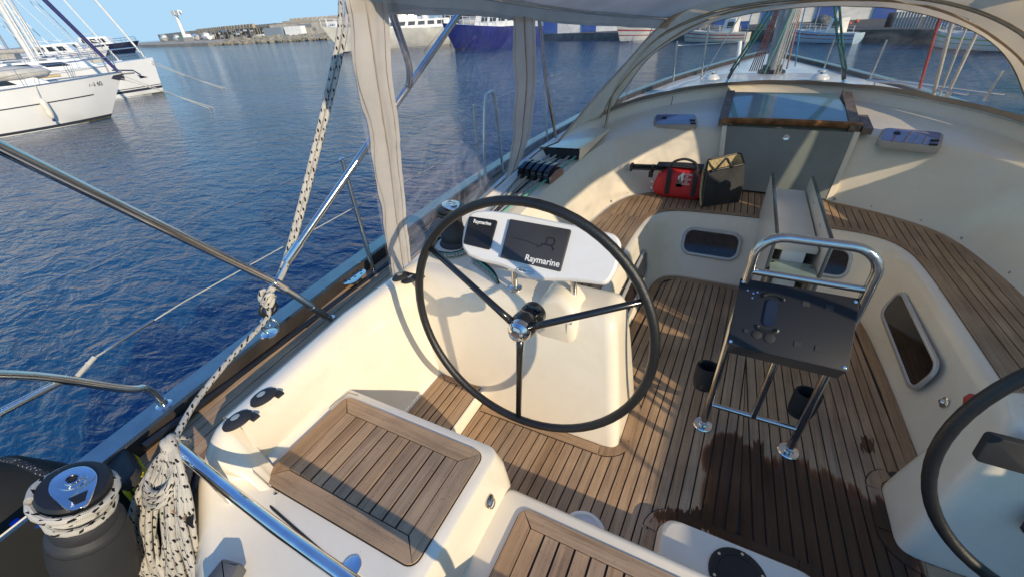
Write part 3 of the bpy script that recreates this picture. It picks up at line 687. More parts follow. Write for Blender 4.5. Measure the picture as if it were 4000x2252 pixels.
# fore-and-aft planks on the U; cut the ring into the two arms and the forward part so each polygon is simple
fwdp = clip(pp, 0, -1, -3.33)
armp = clip(pp, 0, 1, 3.327)
sh = lambda P, s: [(s * x, y) for x, y in P]
for s in (1, -1):
    planks(bench, sh(armp, s), .05, .4525, .459, 'teak', ang=rad(-2.0 * s), off=-.01)
    planks(bench, sh(fwdp, s), .05, .4525, .459, 'teak', off=-.025)

def teak_pad(parent, x0, y0, x1, y1, r, z, bw, pitch, off=0.0):
    """teak panel with mitred border and fore-and-aft planks"""
    out = rrect(x0, y0, x1, y1, r, 5)
    MB().prism(out, z, z + .004).build('caulking', 'caulk', parent, 0)
    e = .003; g_ = .004; z0, z1 = z + .004, z + .0105
    X0, Y0, X1, Y1 = x0 + .004, y0 + .004, x1 - .004, y1 - .004
    i0, j0, i1, j1 = X0 + bw, Y0 + bw, X1 - bw, Y1 - bw; g = .004
    R_ = r - .004; k = R_ * (1 - .7071)
    cs = lambda cx_, cy_, a0: arc(cx_, cy_, R_, a0, a0 + 45, 3)
    # bottom, right, top, left mitred quads with rounded outer corners
    q = [p for p in arc(X0 + R_, Y0 + R_, R_, 225, 270, 3)] + [p for p in arc(X1 - R_, Y0 + R_, R_, 270, 315, 3)] + [(i1 - g, j0), (i0 + g, j0)]
    MB().prism(q, z0, z1).build('border_plank', 'teak_athwart', parent, 0)
    q = [p for p in arc(X1 - R_, Y0 + R_, R_, 315 + 1.5, 360, 3)] + [p for p in arc(X1 - R_, Y1 - R_, R_, 0, 45 - 1.5, 3)] + [(i1, j1 - g), (i1, j0 + g)]
    MB().prism(q, z0, z1).build('border_plank', 'teak', parent, 0)
    q = [p for p in arc(X1 - R_, Y1 - R_, R_, 45, 90, 3)] + [p for p in arc(X0 + R_, Y1 - R_, R_, 90, 135, 3)] + [(i0 + g, j1), (i1 - g, j1)]
    MB().prism(q, z0, z1).build('border_plank', 'teak_athwart', parent, 0)
    q = [p for p in arc(X0 + R_, Y1 - R_, R_, 135 + 1.5, 180, 3)] + [p for p in arc(X0 + R_, Y0 + R_, R_, 180, 225 - 1.5, 3)] + [(i0, j0 + g), (i0, j1 - g)]
    MB().prism(q, z0, z1).build('border_plank', 'teak', parent, 0)
    inn = [(i0 + .004, j0 + .004), (i1 - .004, j0 + .004), (i1 - .004, j1 - .004), (i0 + .004, j1 - .004)]
    nn = round((i1 - i0) / pitch); planks(parent, inn, (i1 - i0) / nn, z0, z1, 'teak', off=i0, gap=.009)

def helm_seat(s, label):
    t = thing('helmsman_bench', label, 'seat', (s * 1.38, .6, 0), 'helm seats')
    x0, x1 = (-1.82, -.955) if s < 0 else (.955, 1.82)
    prof = [(0.0, .06), (.05, .04), (.2, .035), (.36, .02), (.43, .004), (.447, 0.0), (.453, -.012)]
    lay = []
    for z, o in prof:
        y1 = .885 + o * 1.2; a, b = (x0, x1 + o * .9) if s < 0 else (x0 - o * .9, x1)
        lay.append([(*p, z) for p in round_poly([(a, .30), (b, .30), (b, y1), (a, y1)], .055, 6)])
    mb = MB().grid(lay, True); n = len(lay[-1]); o = len(mb.v) - n; mb.f.append(tuple(range(o, o + n)))
    mb.build('seat_moulding', 'gelcoat', t, 40)
    MB().tube([(s * 1.768, .40, .4535), (s * 1.768, .80, .4535), (s * 1.755, .862, .4535), (s * 1.70, .868, .453)], .0028, 5).build('lid_groove', 'groove_grey', t, 60)
    X0, X1 = (-1.742, -.997) if s < 0 else (.997, 1.742)
    teak_pad(t, X0, .378, X1, .842, .04, .4535, .072, .062)
    return t
helm_seat(-1, 'teak topped helm seat at left front, largest teak panel beside the winch')
t = thing('stern_bench', 'low white stern seat with teak panel at bottom centre', 'seat', (0, .5, 0))
lay = []
for z, o in [(0.0, .03), (.04, .012), (.17, .008), (.205, 0.0), (.216, -.010), (.219, -.022)]:
    lay.append([(*p, z) for p in round_poly([(-.925, .05), (.925, .05), (.925, .885 + o), (-.925, .885 + o)], .03, 4)])
mb = MB().grid(lay, True); n = len(lay[-1]); o = len(mb.v) - n; mb.f.append(tuple(range(o, o + n))); mb.build('seat_moulding', 'gelcoat', t, 40)
teak_pad(t, -.835, .12, .835, .825, .045, .2195, .062, .062)
# footwell step, port and starboard
for s in (-1,):
    t = thing('foot_step', 'small raised teak step in the %s' % ('footwell left of the steering wheel' if s < 0 else 'starboard footwell behind the right wheel'), 'step', (s * 1.52, 1.2, 0), 'footwell steps')
    a, b = (-1.9, -1.375) if s < 0 else (1.375, 1.9)
    MB().prism(round_poly([(a, .8), (b, .8), (b, 1.62), (a, 1.62)], .02), 0, .098, None, .008).build('step_moulding', 'gelcoat', t, 40)
    X0, X1 = (-1.67, -1.385) if s < 0 else (1.385, 1.67)
    teak_pad(t, X0, .80, X1, 1.435, .03, .0985, .048, .046)

# ---- helm consoles
def console(s, label):
    t = thing('helm_console', label, 'console', (s * 1.2, 1.6, 0), 'helm consoles')
    prof = []
    secs = [(0.0, 0.0), (.03, -.004), (.12, -.006), (.4, -.004), (.6, 0.0), (.665, .006), (.695, .020), (.712, .045), (.716, .075)]
    lay = []
    for z, o in secs:
        k = z / .716
        xi = -(.575 + .105 * k) - o; xo = -(1.80 + .1 * k) + o; ya = 1.405 + .145 * k + o; yf = (1.83 if s < 0 else 1.74) - .01 * k - o
        pl = []
        corners = [((xo, ya), .05), ((xi, ya), .06), ((xi, yf), .06), ((xo, yf), .05)]
        for i in range(4):
            p1 = V((*corners[i][0], 0)); p0 = V((*corners[i - 1][0], 0)); p2 = V((*corners[(i + 1) % 4][0], 0)); r = max(.02, corners[i][1] - o * .3)
            A_ = p1 + (p0 - p1).normalized() * r; B_ = p1 + (p2 - p1).normalized() * r
            for j in range(8):
                u = j / 7; q = A_ * (1 - u) ** 2 + p1 * 2 * u * (1 - u) + B_ * u * u; pl.append(V((q.x if s < 0 else -q.x, q.y, z)))
            if i == 0:      # extra points along the aft face
                pass
        if s > 0: pl = pl[::-1]
        lay.append(pl)
    mb = MB().grid(lay, True); n = len(lay[-1]); o = len(mb.v) - n; mb.f.append(tuple(range(o, o + n)))
    mb.build('console_moulding', 'gelcoat', t, 40)
    # rounded shaft housing and flat panel beneath it
    cx_ = s * .965; hs = MB(); rws = []
    outl = [(-.118, .36), (-.118, .60)] + [(.118 * math.cos(rad(180 - 18 * k)), .66 + .125 * math.sin(rad(180 - 18 * k))) for k in range(11)] + [(.118, .60), (.118, .36)]
    for off_, ins_ in ((0.0, 0.0), (-.10, .004), (-.135, .012), (-.15, .028), (-.155, .05)):
        rws.append([(cx_ + x * (1 - ins_ / .118), 1.425 + .2 * z + .10 + off_ - (.0 if z > .5 else 0) + (0.135 * (.60 - z) / .24 if z < .6 else 0), z - ins_ * (1 if z > .66 else 0)) for x, z in outl])
    hs.grid(rws); n_ = len(outl); o_ = len(hs.v) - n_; hs.f.append(tuple(range(o_, o_ + n_)))
    hs.build('shaft_housing', 'gelcoat', t, 60)
    # teak margin round the base
    z0, z1 = .003, .0055
    mr = [(-1.36, 1.400), (-.66, 1.400)], arc(-.66, 1.485, .085, -90, 0, 6), [(-.575, 1.488), (-.575, 1.69)], arc(-.66, 1.69, .085, 0, 70, 5)
    for l, mt in zip(mr, ('teak_athwart', 'teak', 'teak', 'teak')):
        q = [(x if s < 0 else -x, y) for x, y in l]
        band(t, q, -.062 if s < 0 else .062, .001, .0025, 'caulk', 'caulking')
        q2 = [(x if s < 0 else -x, y) for x, y in l]
        n_ = len(q2)
        # shrink slightly so caulk shows as a line
        P_ = []
        for i, (x, y) in enumerate(q2): P_.append((x, y))
        def outw(pts, d_):
            r_ = []
            for i in range(len(pts)):
                a = V((*pts[max(i - 1, 0)], 0)); b = V((*pts[min(i + 1, len(pts) - 1)], 0)); t_ = (b - a).normalized(); nn = V((-t_.y, t_.x, 0)) * (-1 if s < 0 else 1)
                r_.append((pts[i][0] + nn.x * d_, pts[i][1] + nn.y * d_))
            return r_
        band(t, outw(P_, .004), -.053 if s < 0 else .053, .0025, .0055, mt)
    return t
console(-1, 'cream moulded helm console behind the port steering wheel'); console(1, 'cream moulded starboard helm console in shade at right edge')
# ================================================================ steering wheels
def wheel(s, label):
    c = V((-.985 if s < 0 else .86, 1.2, .84)); t = thing('steering_wheel', label, 'steering wheel', tuple(c), 'steering wheels')
    up = V((0, .0998, .995)); xx_ = V((1, 0, 0)); ax = xx_.cross(up)      # ax points forward-down
    P = lambda r, a: c + xx_ * (r * math.cos(a)) + up * (r * math.sin(a))
    MB().tube([P(.522, 2 * math.pi * k / 64) for k in range(64)], .0185, 12, True).build('rim', 'leather_black', t, 180)
    for a in (29, 150, 270):
        a = rad(a - 2); MB().tube([P(.04, a) + ax * .02, P(.12, a) + ax * .018, P(.51, a)], [.017, .015, .0125], 10).build('spoke', 'black_gloss', t, 180)
    M3 = frame(c, xx_, up).to_3x3()   # local z = xx x up = aft-pointing? checked below
    zc = M3 @ V((0, 0, 1)); sg = -1 if zc.y > 0 else 1      # want +z toward the helmsman (aft)
    rot = M3 if sg > 0 else M3 @ Matrix.Rotation(math.pi, 3, 'X')
    MB().lathe([(.03, -.13), (.055, -.12), (.055, -.09), (.044, -.085), (.044, -.05), (.058, -.03), (.058, .0), (.05, .02)], c, 24, rot).build('hub', 'black_gloss', t)
    MB().lathe([(.047, .015), (.05, .03), (.044, .05), (.034, .058), (.032, .066), (.02, .07), (.018, .066)], c, 24, rot).build('hub_nut', 'chrome', t)
    return t
wheel(-1, 'large black three spoke steering wheel in front of the instrument pod')
wheel(1, 'black steering wheel cut off by the right edge')

# ================================================================ instrument pod on its two posts
pod = thing('instrument_pod', 'white instrument pod with two covered displays behind the steering wheel', 'instrument pod', (-1.1, 1.58, .716))
PM = frame(V((-1.1, 1.5, .93)), (1, 0, 0), (0, .14, .15))       # local x starboard, y up the face, z out of the face
if (PM.to_3x3() @ V((0, 0, 1))).y > 0: print('pod normal flips')
out = [(-.372, .225), (-.392, .15), (-.375, .045), (-.33, .004), (-.25, -.012), (-.137, -.014), (-.035, -.034), (.035, -.052), (.099, -.040), (.214, -.018), (.379, -.004), (.402, .073), (.395, .19), (.356, .226), (.178, .236), (-.137, .252), (-.289, .245)]
out = round_poly(out, .03, 3)
mb = MB()
if True:
    lay = []
    for z, ins in [(-.10, .06), (-.085, .03), (-.05, .008), (-.01, 0.0), (.0, .003), (.008, .012)]:
        lay.append([PM @ V((*p, z)) for p in inset(out, ins)])
    mb.grid(lay, True); n = len(out); mb.f.append(tuple(range(n))[::-1]); o = len(mb.v) - n; mb.f.append(tuple(range(o, o + n)))
hsg = mb.build('housing', 'pod_white', pod, 40)
small = MB().prism(round_poly([(-.368, .195), (-.356, .052), (-.206, .046), (-.208, .196)], .012, 3), .006, .02, PM, .004).build('small_display_cover', 'black_plastic', pod, 40)
big = MB().prism(round_poly([(-.143, .212), (-.138, .020), (.166, .010), (.166, .206)], .008, 3), .006, .022, PM, .004).build('display_cover', 'cover_charcoal', pod, 40)
text_mesh('lettering', 'Raymarine', .0255, PM @ Matrix.Translation((-.283, .172, .0205)), 'white_print', small, bold=.0006, sx=.92)
text_mesh('lettering', 'Raymarine', .042, PM @ Matrix.Translation((.072, .040, .0225)), 'white_print', big, bold=.0006, sx=.95)
lg = MB()
def bar(pts, w): lg.tube([PM @ V((*p, .0225)) for p in pts], w, 5)
bar([(.052, .118), (.098, .118), (.108, .128), (.108, .142), (.098, .152), (.07, .152)], .0032); bar([(.07, .152), (.07, .118)], .0032); bar([(.098, .118), (.112, .098)], .0032); bar([(.03, .098), (.052, .118), (.052, .098)], .0022); bar([(-.10, .125), (-.02, .118), (.02, .110), (.04, .104)], .0015)
lg.build('embossed_logo', 'black_plastic', big, 60)
for dx in (-.13, .19):
    p = V((-1.1 + dx, 1.62, .714)); q = MB().tube([p, p + V((0, 0, .25))], .016, 14).build('post', 'chrome', pod)
    MB().lathe([(.038, 0), (.038, .004), (.034, .008), (.02, .012)], p, 18).build('flange', 'chrome', q)
bd = MB(); bd.prism([(.045 * math.cos(2 * math.pi * k / 20) - .0, .016 * math.sin(2 * math.pi * k / 20) - .018) for k in range(20)], .008, .012, PM); bdo = bd.build('badge', 'frame_alloy', pod, 40)
bd = MB().prism([(.039 * math.cos(2 * math.pi * k / 20), .0115 * math.sin(2 * math.pi * k / 20) - .018) for k in range(20)], .011, .0128, PM).build('badge_face', 'pod_white', bdo, 40)
text_mesh('lettering', 'Marine', .0165, PM @ Matrix.Translation((-.0135, -.018, .0131)), 'dark_print', bdo, .0002, .0003, sx=.85)
text_mesh('lettering', 'Pod', .0165, PM @ Matrix.Translation((.0225, -.018, .0131)), 'blue_print', bdo, .0002, .0003, sx=.85)

# ================================================================ binnacle frame with switch box
bn = thing('grab_frame', 'stainless steel grab frame with sloping carbon switch box in the cockpit centre', 'grab rail', (0, 1.75, 0))
x0, x1, yb = -.195, .205, 1.75
fr = [(x0, yb, 0), (x0, yb, .6), (x0, yb, 1.02)] + [(x0 + .1 - .1 * math.cos(rad(a)), yb, 1.04 + .1 * math.sin(rad(a))) for a in range(0, 91, 15)] + [(x1 - .1 + .1 * math.sin(rad(a)), yb, 1.04 + .1 * math.cos(rad(a))) for a in range(0, 91, 15)] + [(x1, yb, 1.0), (x1, yb, .6), (x1, yb, 0)]
MB().tube(fr, .0185, 14).build('tube_frame', 'steel', bn, 60)
MB().tube([(x0, yb, .975), (x1, yb, .975)], .0145, 12).build('cross_bar', 'steel', bn, 60)
MB().tube([(x0, yb, .17), (x1, yb, .17)], .0135, 12).build('foot_bar', 'steel', bn, 60)
MB().tube([(.01, yb, .17), (.01, yb, .70)], .0165, 12).build('centre_post', 'steel', bn, 60)
for x in (x0, x1):
    MB().lathe([(.05, .002), (.05, .006), (.046, .011), (.026, .013), (.024, .03), (.0195, .031)], (x, yb, .001), 20).build('foot_flange', 'chrome', bn)
    MB().lathe([(.004, 0), (.004, .003)], (x, yb - .024, .02), 8, Matrix.Rotation(rad(90), 3, 'X')).build('set_screw', 'black_plastic', bn)
BM = frame(V((-.012, 1.55, .73)), (1, 0, 0), (0, 1, 1))
box = MB(); w = .205
side = [(1.548, .728), (1.752, .932), (1.765, .92), (1.765, .70), (1.59, .655)]
v = []
for x in (-.208, .188): v += [(x, y, z) for y, z in side]
n = 5; box.add(v, [tuple(range(n))[::-1], tuple(range(n, 2 * n))] + [(i, (i + 1) % n, n + (i + 1) % n, n + i) for i in range(n)])
bx_ = box.build('switch_box', 'box_grey', bn, 30)
pl = MB().prism(rrect(-.207, -.004, .205, .284, .008, 3), .001, .006, BM, .0015).build('carbon_panel', 'carbon', bn, 40)
for (x, y) in ((-.195, .012), (.192, .012), (-.195, .270), (.192, .270)):
    MB().lathe([(.0065, .005), (.0065, .0075), (.004, .0085)], BM @ V((x, y, 0)), 10, BM.to_3x3()).build('screw', 'chrome', pl)
for (x, y) in ((.037, .225), (.114, .228), (.035, .060), (.104, .059)):
    MB().box(BM @ V((x, y, .0068)), (.026, .022, .003), BM.to_3x3()).build('switch_blank', 'black_rubber', pl)
for (x, y, r) in ((-.108, .062, .017), (-.062, .060, .020), (-.150, .068, .009)):
    MB().lathe([(r, .005), (r, .009), (r * .8, .0105)], BM @ V((x, y, 0)), 16, BM.to_3x3()).build('socket_cap', 'black_rubber', pl)
# latch recess with two brackets
MB().prism(rrect(-.097, .105, -.055, .215, .018, 5), .005, .012, BM).build('recess', 'black_gloss', pl, 40)
for yy_ in (.225, .095):
    sgn = 1 if yy_ > .15 else -1
    MB().tube([BM @ V((-.076 + .035 * math.cos(rad(a)), yy_ + sgn * .014 * math.sin(rad(a)), .009)) for a in range(-20, 201, 20)], .007, 6).build('bracket', 'black_plastic', pl)
for (x, y) in ((-.172, .236), (-.15, .228), (-.136, .236), (-.15, .208)): MB().lathe([(.0035, .005), (.0035, .008)], BM @ V((x, y, 0)), 8, BM.to_3x3()).build('small_screw', 'chrome', pl)
# cup holders strapped to the legs
for x, y, z in ((x0 - .045, 1.80, .22), (x1 - .01, 1.685 + .12, .21)):
    k = [(.035, 0), (.05, .012), (.056, .05), (.058, .14), (.055, .155), (.047, .156), (.045, .14), (.043, .03)]
    MB().lathe(k, (x, y, z), 18, None, 1.0, .85).build('cup_holder', 'neoprene', bn, 40)

# ================================================================ cockpit table, both leaves folded down
tb = thing('cockpit_table', 'grey cockpit table with both side leaves hanging down behind the grab frame', 'table', (.1, 3.1, 0))
def leaf(x, y0, y1, z0, z1, th=.018):
    l = MB().prism(round_poly([(y0, z0), (y1, z0), (y1, z1), (y0, z1 - .0)], .03, 3), -th / 2, th / 2, frame(V((x, 0, 0)), (0, 1, 0), (0, 0, 1))).build('table_leaf', 'table_board', tb, 40)
    MB().tube([(x, y0 + .0, z0 + .04), (x, y0 - .002, z1 - .03), (x, y0 + .025, z1 + .001), (x, y1 - .03, z1 + .001), (x, y1 + .001, z1 - .03), (x, y1 + .001, z0 + .04)], .0105, 6).build('edging', 'table_edge', l, 60)
leaf(-.028, 2.56, 3.72, .10, .80); leaf(.232, 2.54, 3.72, .10, .80)
MB().prism(rrect(-.008, 2.66, .212, 3.70, .01, 2), .665, .69).build('table_top', 'table_board', tb, 30)
for z in (.1,): MB().box((.10, 3.1, .33), (.12, .85, .66)).build('pillar', 'gelcoat_white', tb)
MB().prism(rrect(-.015, 2.50, .215, 2.66, .012, 3), .585, .597).build('glass_shelf', 'glass_shelf', tb, 30)
for x in (.0, .20): MB().tube([(x, 2.62, .03), (x, 2.62, .60)], .012, 8).build('table_leg', 'dark_steel', tb)
for y in (2.9, 3.3): MB().box((.2205, y, .75), (.006, .05, .012)).build('clip', 'chrome', tb)

# ================================================================ portlights
def portlight(M_, w, h, label, tilt=0):
    t = thing('portlight', label, 'porthole', tuple(M_.translation), 'cockpit portlights')
    mb = MB(); lay = []
    for z, ins in ((0, 0), (.008, .001), (.014, .008), (.013, .022), (.004, .028)):
        lay.append([M_ @ V((*p, z)) for p in inset(rrect(-w / 2, -h / 2, w / 2, h / 2, h * .36, 6), ins)])
    mb.grid(lay, True).build('frame', 'frame_alloy', t, 50)
    MB().prism(inset(rrect(-w / 2, -h / 2, w / 2, h / 2, h * .36, 6), .027), .002, .006, M_).build('pane', 'smoke_pane', t, 40)
sl = V((0, .29, .45))
portlight(frame(V((-.345, 3.443, .262)), (1, 0, 0), sl), .45, .235, 'wide oval porthole in the forward bench front left of the table')
portlight(frame(V((.40, 3.443, .262)), (1, 0, 0), sl), .42, .235, 'porthole right of the table, half hidden behind the grab frame')
portlight(frame(V((.797, 2.67, .225)), (0, 1, 0), (.1, 0, .45)), .80, .21, 'long porthole in the starboard bench front at right') if False else None
def side_port(s, label):
    o = V((s * .789, 2.68, .225)); up = V((s * .1, 0, .45)); ux = V((0, -s, 0)) if s > 0 else V((0, 1, 0))
    M_ = frame(o, ux, up)
    if (M_.to_3x3() @ V((0, 0, 1))).x * s > 0: M_ = frame(o, -ux, up)
    M_ = M_ @ Matrix.Translation((0, 0, .004))
    portlight(M_, .80, .215, label)
side_port(1, 'long porthole in the starboard bench front at right'); side_port(-1, 'narrow porthole edge in the port bench front beside the helm console')

# ================================================================ companionway
cwy = thing('companionway', 'frosted glass companionway with brown wooden sliding hatch frame', 'companionway', (.04, 4.5, .45))
wb = [V((-.365, 4.235, .47)), V((.455, 4.205, .47)), V((.53, 4.455, .96)), V((-.425, 4.48, .96))]
def slab(pts, th, name, mat, parent, sm=30):
    n_ = (pts[1] - pts[0]).cross(pts[2] - pts[0]).normalized() * th; k = len(pts)
    return MB().add(pts + [p + n_ for p in pts], [tuple(range(k))[::-1], tuple(range(k, 2 * k))] + [(i, (i + 1) % k, k + (i + 1) % k, k + i) for i in range(k)]).build(name, mat, parent, sm)
w_ = slab(wb, .02, 'washboard', 'frosted_glass', cwy)
MB().lathe([(.024, 0), (.024, .008), (.012, .012)], (.06, 4.425, .905), 16, Matrix.Rotation(rad(90 - 22), 3, 'X')).build('lock', 'chrome', w_)
MB().box((.06, 4.432, .912), (.085, .012, .05), Matrix.Rotation(rad(-22), 3, 'X')).build('lock_plate', 'glass_shelf', w_)
slab([V((-.435, 4.56, 1.005)), V((.535, 4.56, 1.005)), V((.445, 5.28, 1.125)), V((-.435, 5.28, 1.125))], .016, 'sliding_glass', 'frosted_hatch', cwy)
MB().tube(catmull([(-.44, 4.53, 1.0), (-.42, 4.50, 1.012), (.05, 4.495, 1.02), (.52, 4.50, 1.012), (.55, 4.53, 1.0)], 5), .030, 8, flat=.8).build('hatch_handle', 'varnished_wood', cwy)
for a, b, nm in ((V((-.475, 4.50, .99)), V((-.465, 5.30, 1.125)), 'l'), (V((.585, 4.47, .99)), V((.475, 5.30, 1.125)), 'r')):
    d_ = (b - a); MB().box((a + b) / 2, (.075, d_.length, .055), frame(V((0, 0, 0)), V((1, 0, 0)), d_).to_3x3()).build('slide_rail', 'old_wood', cwy)
MB().box((.615, 4.62, 1.0), (.07, .34, .05), Matrix.Rotation(rad(7), 3, 'X')).build('rail_end', 'old_wood', cwy)
for x in (-.40, .515): MB().box((x, 4.52, .955), (.035, .03, .07)).build('board_guide', 'dark_steel', cwy)
for x, dx in ((-.385, -.062), (.485, .068)):
    MB().add([(x - .02, 4.205, .46), (x + .02, 4.205, .46), (x + dx + .02, 4.45, .97), (x + dx - .02, 4.45, .97), (x - .02, 4.42, .46), (x + .02, 4.42, .46), (x + dx + .02, 4.62, .97), (x + dx - .02, 4.62, .97)], [(3, 2, 1, 0), (0, 1, 5, 4), (1, 2, 6, 5), (2, 3, 7, 6), (3, 0, 4, 7)]).build('board_channel', 'gelcoat', cwy)

# ================================================================ small hatches on the coachroof end
def small_hatch(c, w, h, label, rz=0.0):
    t = thing('deck_hatch', label, 'hatch', c, 'small deck hatches'); M_ = Matrix.Translation(c) @ Matrix.Rotation(rz, 4, 'Z') @ Matrix.Rotation(rad(9), 4, 'X')
    pl = rrect(-w / 2, -h / 2, w / 2, h / 2, .05, 5); lay = [[M_ @ V((*p, z)) for p in inset(pl, i)] for z, i in ((-.03, 0), (.012, 0), (.02, .006), (.022, .024))]
    mb = MB().grid(lay, True); mb.build('frame', 'canvas_frame', t, 50)
    MB().prism(inset(pl, .02), .0, .024, M_).build('pane', 'hatch_pane', t, 40)
    for dx in (-.04, .04): MB().box(M_ @ V((w / 2 - .045, -h / 2 + .06 + dx, .03)), (.05, .012, .012)).build('hinge', 'black_plastic', t)
    MB().lathe([(.022, .024), (.022, .034), (.01, .036)], M_ @ V((-w / 2 + .1, .03, 0)), 12, M_.to_3x3()).build('catch', 'black_plastic', t)
small_hatch((-.90, 4.57, .968), .40, .29, 'small blue glazed hatch left of the companionway', rad(12))
small_hatch((.90, 4.44, .938), .38, .31, 'small blue glazed hatch right of the companionway', rad(-16))
# ================================================================ winches
def winch(c, sc, label, cap='chrome', grp='sheet winches'):
    t = thing('winch', label, 'winch', c, grp); c = V(c)
    MB().lathe([(.125 * sc, 0), (.125 * sc, .02 * sc), (.118 * sc, .03 * sc), (.105 * sc, .05 * sc)], c, 28).build('base', 'winch_grey', t)
    MB().lathe([(.105 * sc, .05 * sc), (.108 * sc, .08 * sc), (.1 * sc, .11 * sc), (.08 * sc, .14 * sc), (.073 * sc, .19 * sc), (.076 * sc, .23 * sc), (.088 * sc, .25 * sc)], c, 28).build('drum', 'winch_grey', t)
    MB().lathe([(.088 * sc, .25 * sc), (.108 * sc, .258 * sc), (.112 * sc, .27 * sc), (.106 * sc, .282 * sc), (.09 * sc, .284 * sc), (.086 * sc, .29 * sc), (.108 * sc, .296 * sc), (.112 * sc, .306 * sc), (.104 * sc, .32 * sc), (.07 * sc, .33 * sc)], c, 30).build('self_tailing_jaws', 'black_plastic', t)
    return t
def winch_cap(t, c, sc, ang):
    c = V(c); rz = Matrix.Rotation(ang, 3, 'Z')
    # chromed top plate drawn out into the tailing arm, with a triangular window
    outl = [(p.x, p.y) for p in catmull([V((x * sc, y * sc, 0)) for x, y in ((.0, .066), (-.047, .047), (-.066, 0), (-.047, -.047), (0, -.066), (.05, -.060), (.115, -.040), (.134, -.010), (.122, .016), (.05, .058))], 4, True)]
    cap_ = MB().prism([tuple((rz @ V((x, y, 0))).xy) for x, y in outl], .0, .012 * sc, Matrix.Translation(c + V((0, 0, .331 * sc))), .005 * sc).build('top_plate', 'chrome', t, 40)
    tri = [(.072 * sc, -.030 * sc), (.112 * sc, -.018 * sc), (.112 * sc, .008 * sc), (.072 * sc, .026 * sc)]
    MB().prism([tuple((rz @ V((x, y, 0))).xy) for x, y in tri], 0, .0135 * sc, Matrix.Translation(c + V((0, 0, .331 * sc)))).build('arm_window', 'black_plastic', cap_)
    MB().lathe([(.042 * sc, 0), (.04 * sc, .006 * sc), (.026 * sc, .008 * sc), (.024 * sc, .014 * sc), (.018 * sc, .014 * sc), (.016 * sc, .004 * sc)], c + V((0, 0, .342 * sc)), 24).build('handle_socket', 'chrome', t)
    MB().lathe([(.015 * sc, 0), (.015 * sc, .006 * sc)], c + V((0, 0, .343 * sc)), 8).build('socket_recess', 'black_plastic', t)
w1c = (-1.873, -.010, .68); w1 = winch(w1c, .70, 'grey winch wrapped in black flecked rope at bottom left'); winch_cap(w1, w1c, .70, rad(-135))
w2c = (-1.80, 1.93, .72); w2 = winch(w2c, .80, 'grey winch with chrome top behind the steering wheel rim'); winch_cap(w2, w2c, .80, rad(-35))
WQ = V((.30, .20, .90)).normalized().to_track_quat('Z', 'Y'); w1.rotation_mode = 'QUATERNION'; w1.rotation_quaternion = WQ
WM = Matrix.Translation(w1c) @ WQ.to_matrix().to_4x4() @ Matrix.Translation(-V(w1c))
MB().lathe([(.10, -.30), (.098, -.10), (.09, 0)], w1c, 28).xform(WM).build('winch_plinth', 'winch_grey', None, kind='structure')

# ================================================================ rope: from the bimini down to the ring, to the coil and round the winch
rope = thing('mooring_rope', 'white rope with black flecks, coiled in a hank beside the aft winch', 'rope', (-1.85, .3, .7))
RR = .0105
pA = [V((-1.98, 1.62, 2.05)), V((-1.98, 1.52, 1.84)), V((-2.02, 1.22, 1.38)), V((-2.07, .98, 1.02)), V((-2.13, .89, .90))]
MB().tube(catmull(pA, 6), RR, 8).build('standing_part', 'rope_fleck', rope, 180)
MB().tube(catmull([p + V((.012, .028 * (1 - k / 5), 0)) for k, p in enumerate(pA)], 6), RR, 8).build('standing_part', 'rope_fleck', rope, 180)
pB = [V((-2.13, .875, .86)), V((-2.12, .84, .80)), V((-2.06, .62, .775)), V((-1.97, .42, .765)), V((-1.88, .30, .765)), V((-1.84, .27, .77))]
MB().tube(catmull(pB, 6), RR * 1.05, 8).build('leading_part', 'rope_fleck', rope, 180)
kn = MB(); kc = V((-2.13, .885, .87))
for j in range(3):
    kn.tube([kc + V((.03 * math.cos(a) + .004 * j, .026 * math.sin(a), .018 * math.sin(a * 2 + j) + .015 * j)) for a in [2 * math.pi * k / 14 for k in range(14)]], RR, 7, True)
kn.build('knot', 'rope_fleck', rope, 180)
# hank: long loops hanging from the end of the grab rail
rnd = random.Random(3)
top = V((-1.845, .262, .745))
for j in range(28):
    f = (j % 14 - 6.5) / 6.5; r = rnd.random; lx = .022 * (r() - .5); ly = .02 * (r() - .5) + (.02 if j >= 14 else 0); sw = .03 * math.sin(j * 2.3)
    q = [top + V((-.028, .03 + .012 * f, -.03 - .01 * r())), top + V((-.014, .014 * f, .026 + .012 * r())), top + V((.012 + .006 * f, -.018 + .012 * f, .020)),
         V((-1.835 + .062 * f, .205 + .014 * f, .685 + .012 * r())), V((-1.835 + .105 * f + lx, .145 + .018 * f + ly, .605)), V((-1.84 + .138 * f + lx * 2 + sw * .4, .095 + .022 * f + ly, .50)), V((-1.845 + .158 * f + lx + sw, .055 + .026 * f + ly, .39)), V((-1.85 + .17 * f - lx, .03 + .03 * f, .27)), V((-1.85 + .17 * f, .02 + .03 * f, .12))]
    MB().tube(catmull(q, 6), RR, 8).build('hank_loop', 'rope_fleck', rope, 180)
wr = MB()
for j in range(3):
    wr.tube([top + V((-.005 + .058 * math.cos(a), -.075 - .012 * j + .045 * math.sin(a), -.062 - .020 * j + .030 * math.sin(a))) for a in [2 * math.pi * k / 16 for k in range(16)]], RR, 7, True)
wr.build('hank_turns', 'rope_fleck', rope, 180)
